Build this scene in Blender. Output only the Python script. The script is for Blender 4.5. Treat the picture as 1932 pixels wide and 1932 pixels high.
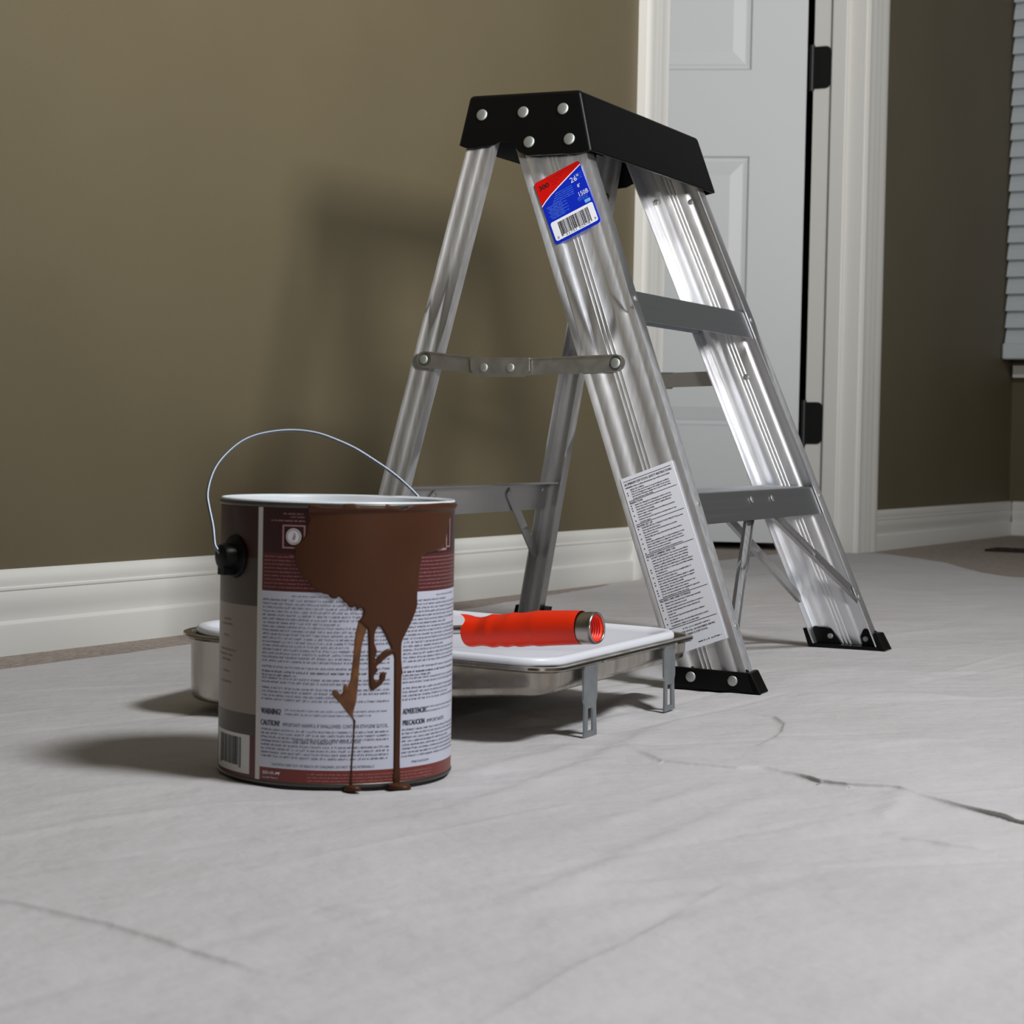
import bpy, math, random
import numpy as np
from mathutils import Matrix, Vector
for o in list(bpy.data.objects): bpy.data.objects.remove(o, do_unlink=True)
scene = bpy.context.scene
COL = scene.collection
random.seed(7); np.random.seed(7)

# ------------------------------------------------------------------ camera
F_PX, PITCH, ROLL, CAM_H = 3843.2, 0.03784, 0.01899, 0.24317
cam = bpy.data.cameras.new('camera'); camo = bpy.data.objects.new('camera', cam); COL.objects.link(camo)
cam.sensor_width = 36.0; cam.sensor_fit = 'HORIZONTAL'; cam.lens = F_PX / 1932 * 36.0
cam.clip_start = 0.02; cam.clip_end = 60
fwd = Vector((0, math.cos(PITCH), -math.sin(PITCH))); up0 = Vector((0, math.sin(PITCH), math.cos(PITCH))); r0 = Vector((1, 0, 0))
rt = r0 * math.cos(ROLL) + up0 * math.sin(ROLL); upv = -r0 * math.sin(ROLL) + up0 * math.cos(ROLL)
camo.matrix_world = Matrix(((rt.x, upv.x, -fwd.x, 0), (rt.y, upv.y, -fwd.y, 0), (rt.z, upv.z, -fwd.z, CAM_H), (0, 0, 0, 1)))
cam.dof.use_dof = True; cam.dof.focus_distance = 1.95; cam.dof.aperture_fstop = 20
scene.camera = camo

# ------------------------------------------------------------------ world, lamps, exposure
w = bpy.data.worlds.new('night'); scene.world = w; w.use_nodes = True
w.node_tree.nodes['Background'].inputs[0].default_value = (0.02, 0.025, 0.035, 1)
w.node_tree.nodes['Background'].inputs[1].default_value = 0.2

def area_light(name, loc, target, size, power, color, size_y=None, shape='RECTANGLE'):
    l = bpy.data.lights.new(name, 'AREA'); l.shape = shape; l.size = size; l.size_y = size_y or size
    l.energy = power; l.color = color
    o = bpy.data.objects.new(name, l); COL.objects.link(o); o.location = loc
    d = Vector(target) - Vector(loc); o.rotation_euler = d.to_track_quat('-Z', 'Y').to_euler()
    return o
lamp = area_light('shaded_lamp', (1.16, -0.60, 0.80), (0.02, 2.9, 1.60), 0.46, 18.5, (1.0, 0.975, 0.94)); lamp.data.spread = math.radians(58)
area_light('ceiling_lamp', (1.40, 0.65, 2.36), (1.2, 0.9, 0), 0.6, 76.0, (0.95, 0.975, 1.0))
vs = scene.view_settings
vs.view_transform = 'Standard'; vs.look = 'None'; vs.gamma = 1.0; vs.exposure = 0.0; vs.use_curve_mapping = False

# ------------------------------------------------------------------ helpers
def sc(r, g, b):
    f = lambda c: (c / 255 / 12.92) if c / 255 <= .04045 else ((c / 255 + .055) / 1.055) ** 2.4
    return (f(r), f(g), f(b), 1)

MATS = {}
def mat(name, col, rough=.5, metal=0., bump=None, aniso=None, col2=None, nscale=8, nmap=(1, 1, 1), rough2=None, spec=None, coat=0, ramp=(.35, .65)):
    m = bpy.data.materials.new(name); m.use_nodes = True; nt = m.node_tree; b = nt.nodes['Principled BSDF']
    b.inputs['Base Color'].default_value = col; b.inputs['Roughness'].default_value = rough; b.inputs['Metallic'].default_value = metal
    if spec is not None: b.inputs['Specular IOR Level'].default_value = spec
    if coat: b.inputs['Coat Weight'].default_value = coat
    if aniso:
        tg = nt.nodes.new('ShaderNodeTangent'); tg.direction_type = 'RADIAL'; tg.axis = aniso[0]
        nt.links.new(tg.outputs[0], b.inputs['Tangent']); b.inputs['Anisotropic'].default_value = aniso[1]
    if col2 or rough2 is not None or bump:
        tc = nt.nodes.new('ShaderNodeTexCoord'); mp = nt.nodes.new('ShaderNodeMapping'); mp.inputs['Scale'].default_value = nmap
        nt.links.new(tc.outputs['Object'], mp.inputs['Vector'])
    if col2 or rough2 is not None:
        n = nt.nodes.new('ShaderNodeTexNoise'); n.inputs['Scale'].default_value = nscale; n.inputs['Detail'].default_value = 5
        nt.links.new(mp.outputs[0], n.inputs['Vector'])
        if col2:
            cr = nt.nodes.new('ShaderNodeValToRGB'); cr.color_ramp.elements[0].position = ramp[0]; cr.color_ramp.elements[1].position = ramp[1]
            cr.color_ramp.elements[0].color = col; cr.color_ramp.elements[1].color = col2
            nt.links.new(n.outputs[0], cr.inputs[0]); nt.links.new(cr.outputs[0], b.inputs['Base Color'])
        if rough2 is not None:
            mr = nt.nodes.new('ShaderNodeMapRange'); mr.inputs[1].default_value = .3; mr.inputs[2].default_value = .7
            mr.inputs[3].default_value = rough; mr.inputs[4].default_value = rough2
            nt.links.new(n.outputs[0], mr.inputs[0]); nt.links.new(mr.outputs[0], b.inputs['Roughness'])
    if bump:
        bs, bstr, bdist = bump[:3]
        n2 = nt.nodes.new('ShaderNodeTexNoise'); n2.inputs['Scale'].default_value = bs; n2.inputs['Detail'].default_value = 3
        nt.links.new(mp.outputs[0], n2.inputs['Vector'])
        bp = nt.nodes.new('ShaderNodeBump'); bp.inputs['Strength'].default_value = bstr; bp.inputs['Distance'].default_value = bdist
        nt.links.new(n2.outputs[0], bp.inputs['Height']); nt.links.new(bp.outputs[0], b.inputs['Normal'])
    MATS[name] = m
    return m

mat('wall_paint', sc(103, 94, 72), .6, bump=(260, .12, .002), col2=sc(99, 90, 69), nscale=3)
mat('ceiling_paint', sc(184, 182, 178), .9, bump=(90, .3, .004))
mat('trim_paint', sc(228, 227, 222), .35, bump=(60, .03, .002))
mat('door_paint', sc(208, 211, 214), .4, bump=(220, .05, .001))
mat('carpet', sc(186, 172, 162), .95, bump=(420, .9, .005), col2=sc(158, 145, 135), nscale=160)
mat('cloth', sc(201, 198, 198), .95, bump=(1400, .35, .0006), col2=sc(194, 191, 191), nscale=5, spec=.1)
nt = MATS['cloth'].node_tree; b_ = nt.nodes['Principled BSDF']; bump1 = [n for n in nt.nodes if n.type == 'BUMP'][0]; mp_ = [n for n in nt.nodes if n.type == 'MAPPING'][0]
for sc_, st_, ds_ in ((16, .7, .008), (80, .6, .0018)):          # soft puckering of the canvas
    nz = nt.nodes.new('ShaderNodeTexNoise'); nz.inputs['Scale'].default_value = sc_; nz.inputs['Detail'].default_value = 4; nt.links.new(mp_.outputs[0], nz.inputs['Vector'])
    bq = nt.nodes.new('ShaderNodeBump'); bq.inputs['Strength'].default_value = st_; bq.inputs['Distance'].default_value = ds_
    nt.links.new(nz.outputs[0], bq.inputs['Height']); nt.links.new(bump1.outputs[0], bq.inputs['Normal']); nt.links.new(bq.outputs[0], b_.inputs['Normal']); bump1 = bq
mat('aluminium', (.78, .79, .82, 1), .39, .97, aniso=('Z', .66), rough2=.45, nscale=1, nmap=(300, 300, 2.5), bump=(1, .03, .0004))
mat('aluminium_step', (.52, .54, .57, 1), .36, .95, aniso=('Y', .7), rough2=.45, nscale=1, nmap=(300, 2.5, 300))
mat('aluminium_dull', (.46, .46, .465, 1), .42, .95, aniso=('Z', .7), rough2=.52, nscale=1, nmap=(300, 300, 3), bump=(1, .03, .0004))
mat('zinc', (.42, .41, .38, 1), .42, .95, rough2=.52, nscale=90)
mat('rivet_metal', (.46, .49, .47, 1), .52, .9)
mat('galvanised', (.42, .46, .48, 1), .45, .9, col2=(.34, .37, .39, 1), nscale=70)
mat('black_plastic', (.0030, .0030, .0032, 1), .36, bump=(500, .04, .0006), spec=.16)
mat('black_metal', (.006, .006, .006, 1), .5)
mat('tray_metal', (.46, .43, .38, 1), .12, .97, col2=(.32, .29, .245, 1), nscale=5, nmap=(9, 9, 1.6), rough2=.34, ramp=(.4, .62))
mat('liner_plastic', sc(236, 238, 246), .32, spec=.5)
mat('red_plastic', (.92, .030, .002, 1), .42, bump=(700, .1, .0006), spec=.4)
mat('ferrule_metal', (.40, .38, .35, 1), .28, 1.)
mat('steel', (.55, .56, .58, 1), .22, 1.)
mat('wire', (.26, .29, .34, 1), .42, 1.)
mat('nap', sc(226, 222, 210), .95, bump=(300, 1., .01))
mat('rim_plastic', sc(236, 242, 248), .3)
mat('rim_metal', (.10, .095, .085, 1), .4, .7)
mat('can_inside', sc(200, 205, 210), .45)
mat('paint_brown', sc(78, 46, 29), .40, bump=(60, .06, .002), col2=sc(72, 42, 27), nscale=20, spec=.2)
mat('paint_amber', sc(126, 80, 40), .4, col2=sc(92, 54, 28), nscale=140, ramp=(.3, .7))
mat('label_maroon', sc(86, 27, 28), .38)
mat('label_maroon_dark', sc(52, 16, 15), .38)
mat('label_brick', sc(120, 46, 38), .38)
mat('label_white', sc(206, 208, 224), .38)
mat('label_stripe', sc(206, 204, 200), .38)
mat('label_taupe', sc(136, 120, 110), .4)
mat('label_olive', sc(68, 57, 45), .4)
mat('label_black', sc(22, 20, 20), .5)
mat('ink_grey', sc(112, 114, 128), .5)
mat('ink_dark', sc(58, 60, 72), .5)
mat('ink_pink', sc(176, 130, 128), .5)
mat('ink_taupe', sc(104, 92, 84), .5)
mat('sticker_red', sc(196, 14, 10), .3)
mat('sticker_blue', sc(10, 40, 178), .3)
mat('sticker_white', sc(226, 228, 236), .35)
mat('sticker_cyan', sc(110, 170, 226), .35)
mat('ink_blue_light', sc(96, 146, 240), .4)
mat('ink_black', sc(18, 18, 22), .5)
mat('blind_slat', sc(214, 222, 228), .45)
mat('vent_brown', sc(48, 30, 26), .5)
g = mat('glass', (.9, .95, 1, 1), .02); g.node_tree.nodes['Principled BSDF'].inputs['Transmission Weight'].default_value = 1

class MB:
    """collects verts / faces (with a material slot per face) for one mesh object"""
    def __init__(s): s.v = []; s.f = []; s.m = []
    def add(s, vs, fs, mi=0):
        k = len(s.v); s.v += [tuple(float(c) for c in p) for p in vs]; s.f += [tuple(i + k for i in f) for f in fs]; s.m += [mi] * len(fs); return s
    def box(s, c, d, M=None, mi=0):
        hx, hy, hz = d[0] / 2, d[1] / 2, d[2] / 2
        p = [Vector((x * hx, y * hy, z * hz)) for x in (-1, 1) for y in (-1, 1) for z in (-1, 1)]
        if M is not None: p = [M @ q for q in p]
        p = [q + Vector(c) for q in p]
        return s.add(p, [(0, 1, 3, 2), (4, 6, 7, 5), (0, 4, 5, 1), (2, 3, 7, 6), (0, 2, 6, 4), (1, 5, 7, 3)], mi)
    def hexa(s, lo, hi, mi=0):           # two quads (4 points each), same order
        p = list(lo) + list(hi)
        return s.add(p, [(3, 2, 1, 0), (4, 5, 6, 7), (0, 1, 5, 4), (1, 2, 6, 5), (2, 3, 7, 6), (3, 0, 4, 7)], mi)
    def loft(s, rings, closed=True, caps=True, mi=0):
        n = len(rings[0]); vs = [p for r in rings for p in r]; fs = []
        for i in range(len(rings) - 1):
            for j in range(n if closed else n - 1):
                a = i * n + j; b = i * n + (j + 1) % n; fs.append((a, b, b + n, a + n))
        if caps and closed:
            fs.append(tuple(range(n))[::-1]); fs.append(tuple((len(rings) - 1) * n + j for j in range(n)))
        return s.add(vs, fs, mi)
    def tube(s, pts, r, n=10, mi=0):
        pts = [Vector(p) for p in pts]; rings = []; prev = None
        for i, p in enumerate(pts):
            t = (pts[min(i + 1, len(pts) - 1)] - pts[max(i - 1, 0)]).normalized()
            if prev is None: a = t.orthogonal().normalized()
            else: a = (prev - t * prev.dot(t)).normalized()
            prev = a; b = t.cross(a)
            rings.append([p + (a * math.cos(k * 2 * math.pi / n) + b * math.sin(k * 2 * math.pi / n)) * r for k in range(n)])
        return s.loft(rings, mi=mi)
    def lathe(s, prof, n=32, M=None, mi=0, caps=False):   # prof: (r, z) about local z
        M = M or Matrix.Identity(4)
        rings = [[M @ Vector((r * math.cos(k * 2 * math.pi / n), r * math.sin(k * 2 * math.pi / n), z)) for k in range(n)] for r, z in prof]
        return s.loft(rings, caps=caps, mi=mi)
    def build(s, name, mats, parent=None, smooth=False, loc=None, rotz=0):
        me = bpy.data.meshes.new(name); me.from_pydata(s.v, [], s.f)
        mats = mats if isinstance(mats, (list, tuple)) else [mats]
        for m in mats: me.materials.append(MATS[m])
        if len(mats) > 1: me.polygons.foreach_set('material_index', s.m)
        if smooth: me.polygons.foreach_set('use_smooth', [True] * len(me.polygons))
        me.validate(); me.update()
        return link(name, me, parent, loc, rotz)
def link(name, me, parent=None, loc=None, rotz=0):
    o = bpy.data.objects.new(name, me); COL.objects.link(o)
    if parent is not None: o.parent = parent
    if loc is not None: o.location = loc
    if rotz: o.rotation_euler = (0, 0, rotz)
    return o
def tag(o, label, cat, group=None, kind=None):
    o['label'] = label; o['category'] = cat
    if group: o['group'] = group
    if kind: o['kind'] = kind
    return o
def empty(name, loc, rotz=0):
    o = bpy.data.objects.new(name, None); COL.objects.link(o); o.location = loc; o.rotation_euler = (0, 0, rotz); o.empty_display_size = .05
    return o
def bevel(o, width, seg=2, angle=35):
    m = o.modifiers.new('bevel', 'BEVEL'); m.width = width; m.segments = seg; m.limit_method = 'ANGLE'; m.angle_limit = math.radians(angle)
    return o
def solidify(o, t, off=-1):
    m = o.modifiers.new('solid', 'SOLIDIFY'); m.thickness = t; m.offset = off; return o
def autosmooth(o, deg=40):
    me = o.data
    me.polygons.foreach_set('use_smooth', [True] * len(me.polygons))
    me.set_sharp_from_angle(angle=math.radians(deg))
    return o

TXT = {}
def text_geo(body):
    """built-in font glyphs, as (verts, faces, width) with height-1 capitals"""
    if body in TXT: return TXT[body]
    c = bpy.data.curves.new('t', 'FONT'); c.body = body; c.resolution_u = 2; c.size = 1.0 / .73
    o = bpy.data.objects.new('t', c); COL.objects.link(o); bpy.context.view_layer.update()
    me = o.to_mesh(); vs = [tuple(v.co) for v in me.vertices]; fs = [tuple(p.vertices) for p in me.polygons]
    o.to_mesh_clear(); bpy.data.objects.remove(o); bpy.data.curves.remove(c)
    wd = max(v[0] for v in vs) if vs else 1
    TXT[body] = (vs, fs, wd); return TXT[body]
def put_text(mb, fn, body, x, y, h, width=None, align='l', mi=0):
    """glyphs on a surface: fn(x right, y up) -> 3D point"""
    vs, fs, wd = text_geo(body); sx = h if width is None else width / wd
    dx = 0 if align == 'l' else (-wd * sx if align == 'r' else -wd * sx / 2)
    mb.add([fn(x + dx + v[0] * sx, y + v[1] * h) for v in vs], fs, mi)
def rect(mb, fn, x0, x1, y0, y1, mi=0, nx=1):
    for k in range(nx):
        a = x0 + (x1 - x0) * k / nx; b = x0 + (x1 - x0) * (k + 1) / nx
        mb.add([fn(a, y0), fn(b, y0), fn(b, y1), fn(a, y1)], [(0, 1, 2, 3)], mi)
def greek(mb, fn, x0, x1, y, h, mi=0, fill=.95, rnd=random):
    """a line of unreadably small print: word-length runs of tiny strokes"""
    x = x0; end = x0 + (x1 - x0) * fill; cw = h * .62
    while x < end - cw:
        n = rnd.randint(2, 9)
        for k in range(n):
            if x > end - cw: break
            t = rnd.random(); s = cw * .30
            if t < .75: rect(mb, fn, x, x + s, y, y + h * (1 if t < .2 else .72), mi)
            if t > .25: rect(mb, fn, x + cw * .52, x + cw * .52 + s, y, y + h * .72, mi)
            if t < .5: rect(mb, fn, x, x + cw * .7, y + h * .55, y + h * .72, mi)
            if t > .4: rect(mb, fn, x, x + cw * .7, y, y + h * .16, mi)
            x += cw
        x += cw * .8

# ------------------------------------------------------------------ the room: frame (t along the left wall, n off that wall)
WTH, WD = 0.5136, 1.54782
SW, CW = math.sin(WTH), math.cos(WTH)
def W(t, n, z): return Vector((SW * t + CW * (n - WD), CW * t - SW * (n - WD), z))
FLOOR_Z = -0.0036; CEIL = 2.44; T0, T1, N1 = -2.3, 5.50, 4.3
TA, TB = 3.262, 4.272          # door opening
DEPTH = .117; DOORH = 2.06
def wbox(mb, t0, t1, n0, n1, z0, z1, mi=0):
    return mb.hexa([W(t0, n0, z0), W(t1, n0, z0), W(t1, n1, z0), W(t0, n1, z0)], [W(t0, n0, z1), W(t1, n0, z1), W(t1, n1, z1), W(t0, n1, z1)], mi)
def struct(name, mb, m, label, cat, smooth=False):
    return tag(mb.build(name, m, smooth=smooth), label, cat, kind='structure')
struct('floor', wbox(MB(), T0 - .1, T1 + .1, -2.2, N1 + .1, FLOOR_Z - .05, FLOOR_Z), 'carpet', 'beige carpet floor showing beyond the edges of the drop cloth', 'floor')
struct('ceiling', wbox(MB(), T0 - .1, T1 + .1, -2.2, N1 + .1, CEIL, CEIL + .05), 'ceiling_paint', 'plain white ceiling over the room', 'ceiling')
m = MB(); wbox(m, T0 - .1, TA - .018, -DEPTH, 0, FLOOR_Z, CEIL); wbox(m, TB + .018, T1, -DEPTH, 0, FLOOR_Z, CEIL); wbox(m, TA - .018, TB + .018, -DEPTH, 0, DOORH, CEIL)
struct('wall_left', m, 'wall_paint', 'olive brown painted wall with the doorway in it', 'wall')
WN0, WN1, WZ0, WZ1 = .07, 1.02, .46, 1.72
m = MB(); wbox(m, T1, T1 + .12, -2.2, WN0, FLOOR_Z, CEIL); wbox(m, T1, T1 + .12, WN1, N1 + .1, FLOOR_Z, CEIL)
wbox(m, T1, T1 + .12, WN0, WN1, FLOOR_Z, WZ0); wbox(m, T1, T1 + .12, WN0, WN1, WZ1, CEIL)
struct('wall_far', m, 'wall_paint', 'olive brown end wall behind the white window blind', 'wall')
struct('wall_right', wbox(MB(), T0 - .1, T1 + .1, N1, N1 + .1, FLOOR_Z, CEIL), 'wall_paint', 'olive brown wall opposite the doorway', 'wall')
struct('wall_back', wbox(MB(), T0 - .1, T0, 0, N1, FLOOR_Z, CEIL), 'wall_paint', 'olive brown wall opposite the window wall', 'wall')
m = MB(); wbox(m, 1.8, T1 + .1, -2.2, -2.1, FLOOR_Z, CEIL); wbox(m, 1.7, 1.8, -2.2, -DEPTH, FLOOR_Z, CEIL)
struct('wall_hall', m, 'wall_paint', 'olive brown wall of the dark space beyond the door', 'wall')

def extrude_t(mb, prof, t0, t1):          # prof: (n, z) closed outline
    return mb.loft([[W(t0, n, z) for n, z in prof], [W(t1, n, z) for n, z in prof]])
BB = [(0, -.0036), (.0130, -.0036), (.0130, .0268), (.0124, .0298), (.0100, .0318), (.0078, .0335), (.0078, .038), (.0092, .045), (.0108, .053), (.0108, .060), (.0094, .0652), (.0108, .0668), (.0108, .0690), (.0088, .0704), (.0096, .0740), (.0102, .0785), (.0092, .0825), (.0070, .0860), (.0040, .0885), (0, .0885)]
CASW = .106
o = extrude_t(MB(), BB, T0, TA - CASW + .001); autosmooth(struct('baseboard_left', o, 'trim_paint', 'white moulded baseboard along the olive wall behind the paint can', 'baseboard'), 25)
o = extrude_t(MB(), BB, TB + CASW - .001, T1); autosmooth(struct('baseboard_left', o, 'trim_paint', 'white moulded baseboard between the door casing and the window corner', 'baseboard'), 25)
m = MB(); m.loft([[W(T1 - n, 0.012, z) for n, z in BB], [W(T1 - n, N1, z) for n, z in BB]])
autosmooth(struct('baseboard_far', m, 'trim_paint', 'white moulded baseboard under the window blind', 'baseboard'), 25)

# door casing (profile across its width: 0 = inner edge, 1 = outer edge)
CP = [(0, .000), (0, .008), (.03, .010), (.06, .0098), (.30, .0105), (.36, .0125), (.42, .0120), (.50, .0132), (.56, .0148), (.62, .0140), (.70, .0160), (.80, .0178), (.88, .0182), (.96, .0175), (1, .0158), (1, .000)]
def casing(name, t_in, sgn, label):
    m = MB(); m.loft([[W(t_in + sgn * CASW * a, n, FLOOR_Z) for a, n in CP], [W(t_in + sgn * CASW * a, n, DOORH + CASW * a) for a, n in CP]])
    autosmooth(struct(name, m, 'trim_paint', label, 'door casing'), 25)
casing('trim_1', TA - .004, -1, 'white fluted door casing beside the olive wall, on the latch side')
casing('trim_2', TB + .006, 1, 'white fluted door casing on the hinge side of the doorway')
m = MB(); m.loft([[W(TA - .004 - CASW * a, n, DOORH + CASW * a) for a, n in CP], [W(TB + .006 + CASW * a, n, DOORH + CASW * a) for a, n in CP]])
struct('trim_3', m, 'trim_paint', 'white casing across the top of the doorway', 'door casing')
# jamb boards with stops
jamb = struct('trim_4', wbox(wbox(wbox(MB(), TB, TB + .018, -DEPTH, .001, FLOOR_Z, DOORH), TA - .018, TA, -DEPTH, .001, FLOOR_Z, DOORH), TA - .018, TB + .018, -DEPTH, .001, DOORH - .018, DOORH), 'trim_paint', 'white door jamb lining the doorway, with hinges on it', 'door jamb')
bevel(wbox(MB(), TB - .012, TB, -.072, -.036, FLOOR_Z, DOORH - .02).build('door_stop', 'trim_paint', jamb), .003)
bevel(wbox(MB(), TA, TA + .012, -.072, -.036, FLOOR_Z, DOORH - .02).build('door_stop', 'trim_paint', jamb), .003)

# ---- door, standing open into the dark space beyond
DOOR_ANG = math.radians(67)
Hn = W(TB - .001, -DEPTH - .004, 0)
dd = -Vector((SW, CW, 0)) * math.cos(DOOR_ANG) - Vector((CW, -SW, 0)) * math.sin(DOOR_ANG)   # along the leaf from the hinge
dnm = Vector((-dd.y, dd.x, 0)); 
if dnm.y > 0: dnm = -dnm                                                                     # towards the room
DW, DT = .985, .035
def DP(a, b, z): return Hn + dd * (a + .011) + dnm * b + Vector((0, 0, z))
def dbox(mb, a0, a1, b0, b1, z0, z1): 
    return mb.hexa([DP(a0, b0, z0), DP(a1, b0, z0), DP(a1, b1, z0), DP(a0, b1, z0)], [DP(a0, b0, z1), DP(a1, b0, z1), DP(a1, b1, z1), DP(a0, b1, z1)])
stile = .122; pw0, pw1 = stile, .44; pw2, pw3 = .545, DW - stile
rows = [(.272, .872), (1.062, 1.60), (1.70, 1.93)]
zb, zt = .013, 2.035
m = MB(); dbox(m, 0, DW, -DT + .007, -.007, zb, zt)
for b0, b1 in ((-.008, 0), (-DT, -DT + .008)):
    for a0, a1 in ((0, pw0), (pw1, pw2), (pw3, DW)): dbox(m, a0, a1, b0, b1, zb, zt)
    zs = [zb] + [z for r in rows for z in r] + [zt]
    for k in range(0, len(zs), 2):
        for a0, a1 in ((pw0, pw1), (pw2, pw3)): dbox(m, a0, a1, b0, b1, zs[k], zs[k + 1])
door = m.build('door_1', 'door_paint'); tag(door, 'white six-panel door standing ajar in the doorway', 'door', kind='structure')
for z0, z1 in rows:
    for a0, a1 in ((pw0, pw1), (pw2, pw3)):
        m = MB(); g = .006; i1, i2 = .014, .042; h1, h2 = -.0035, -.0015
        ring = lambda i, b: [DP(a0 + i, b, z0 + i), DP(a1 - i, b, z0 + i), DP(a1 - i, b, z1 - i), DP(a0 + i, b, z1 - i)]
        m.loft([ring(0, -.0005), ring(.004, -.006), ring(.012, -.0068), ring(.014, -.0055), ring(i2, -.001)], caps=False); m.add(ring(i2, -.001), [(0, 1, 2, 3)])
        m.build('panel', 'door_paint', door)
for zc in (.282, 1.066, 1.84):           # hinges: leaf on the jamb, knuckle on the pin
    m = MB(); hh = .0465; r = .012; ne = -.077 - r; nb = -DEPTH - .003
    pts = [(nb, -hh)] + [(ne + r * math.cos(math.radians(-90 + 18 * k)), -hh + r + r * math.sin(math.radians(-90 + 18 * k))) for k in range(6)]
    pts += [(ne + r * math.cos(math.radians(18 * k)), hh - r + r * math.sin(math.radians(18 * k))) for k in range(6)] + [(nb, hh)]
    m.loft([[W(TB - .0025, n, zc + z) for n, z in pts], [W(TB + .0005, n, zc + z) for n, z in pts]])
    hg = m.build('hinge', 'black_metal', door)
    MB().tube([Hn + Vector((0, 0, zc - hh - .004)), Hn + Vector((0, 0, zc + hh + .004))], .0062, 12).build('hinge_pin', 'black_metal', hg)

# ---- window in the end wall, with its blind
win = empty('window_1', W(T1, (WN0 + WN1) / 2, WZ0)); win['kind'] = 'structure'; tag(win, 'white framed window mostly hidden by its closed blind', 'window')
wloc = Vector(win.location)
def wpart(mb, name, m):
    o = mb.build(name, m, win); o.matrix_parent_inverse = Matrix.Translation(-wloc); return o
m = MB()
for a in ((WN0, WN0 + .04, WZ0, WZ1), (WN1 - .04, WN1, WZ0, WZ1), (WN0 + .04, WN1 - .04, WZ0, WZ0 + .04), (WN0 + .04, WN1 - .04, WZ1 - .04, WZ1)): wbox(m, T1 + .03, T1 + .07, *a)
wpart(m, 'window_frame', 'trim_paint')
wpart(wbox(MB(), T1 + .045, T1 + .05, WN0 + .04, WN1 - .04, WZ0 + .04, WZ1 - .04), 'pane', 'glass')
wpart(wbox(MB(), T1 - .028, T1 - .001, .008, WN1 + .06, WZ0 - .036, WZ0 - .004), 'window_sill', 'trim_paint')
blind = empty('window_blind', W(5.41, .5, .47)); tag(blind, 'closed white slatted blind hanging over the window', 'window blind')
bl = Vector(blind.location)
BN0, BN1 = .004, 1.08
def bpart(o): o.matrix_parent_inverse = Matrix.Translation(-bl); return o
pitch = .0454; nsl = 28
slat_me = None
for k in range(nsl):
    zc = .512 + pitch * (k + .5)
    if slat_me is None:
        m = MB(); ringp = []
        for (dx, dz) in ((.0105, -.026), (.0015, 0), (-.0125, .026), (-.0145, .0255), (-.0010, -.0005), (.0080, -.0265)): ringp.append((dx, dz))
        m.loft([[W(5.41 - dx, BN0, dz) for dx, dz in ringp], [W(5.41 - dx, BN1, dz) for dx, dz in ringp]])
        so = m.build('slat', 'blind_slat', blind); slat_me = so.data
    else: so = link('slat', slat_me, blind)
    bpart(so); so.location = (0, 0, zc)
o = bpart(wbox(MB(), 5.385, 5.43, BN0 - .002, BN1, .470, .512).build('bottom_rail', 'blind_slat', blind)); bevel(o, .004)
bpart(wbox(MB(), 5.38, 5.44, BN0, BN1, 1.78, 1.85).build('head_rail', 'blind_slat', blind))
# dark vent in the carpet near the window corner
vent = empty('floor_vent', W(4.65, .36, FLOOR_Z)); tag(vent, 'dark brown floor vent in the carpet below the blind', 'floor vent')
vl = Vector(vent.location)
m = MB(); 
for a in ((4.60, 4.612, .20, .52), (4.688, 4.70, .20, .52), (4.612, 4.688, .20, .212), (4.612, 4.688, .508, .52)): wbox(m, *a, FLOOR_Z, FLOOR_Z + .006)
o = m.build('vent_frame', 'vent_brown', vent); o.matrix_parent_inverse = Matrix.Translation(-vl)
for k in range(14):
    o = wbox(MB(), 4.612, 4.688, .218 + k * .021, .226 + k * .021, FLOOR_Z, FLOOR_Z + .004).build('slat', 'vent_brown', vent); o.matrix_parent_inverse = Matrix.Translation(-vl)

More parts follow.
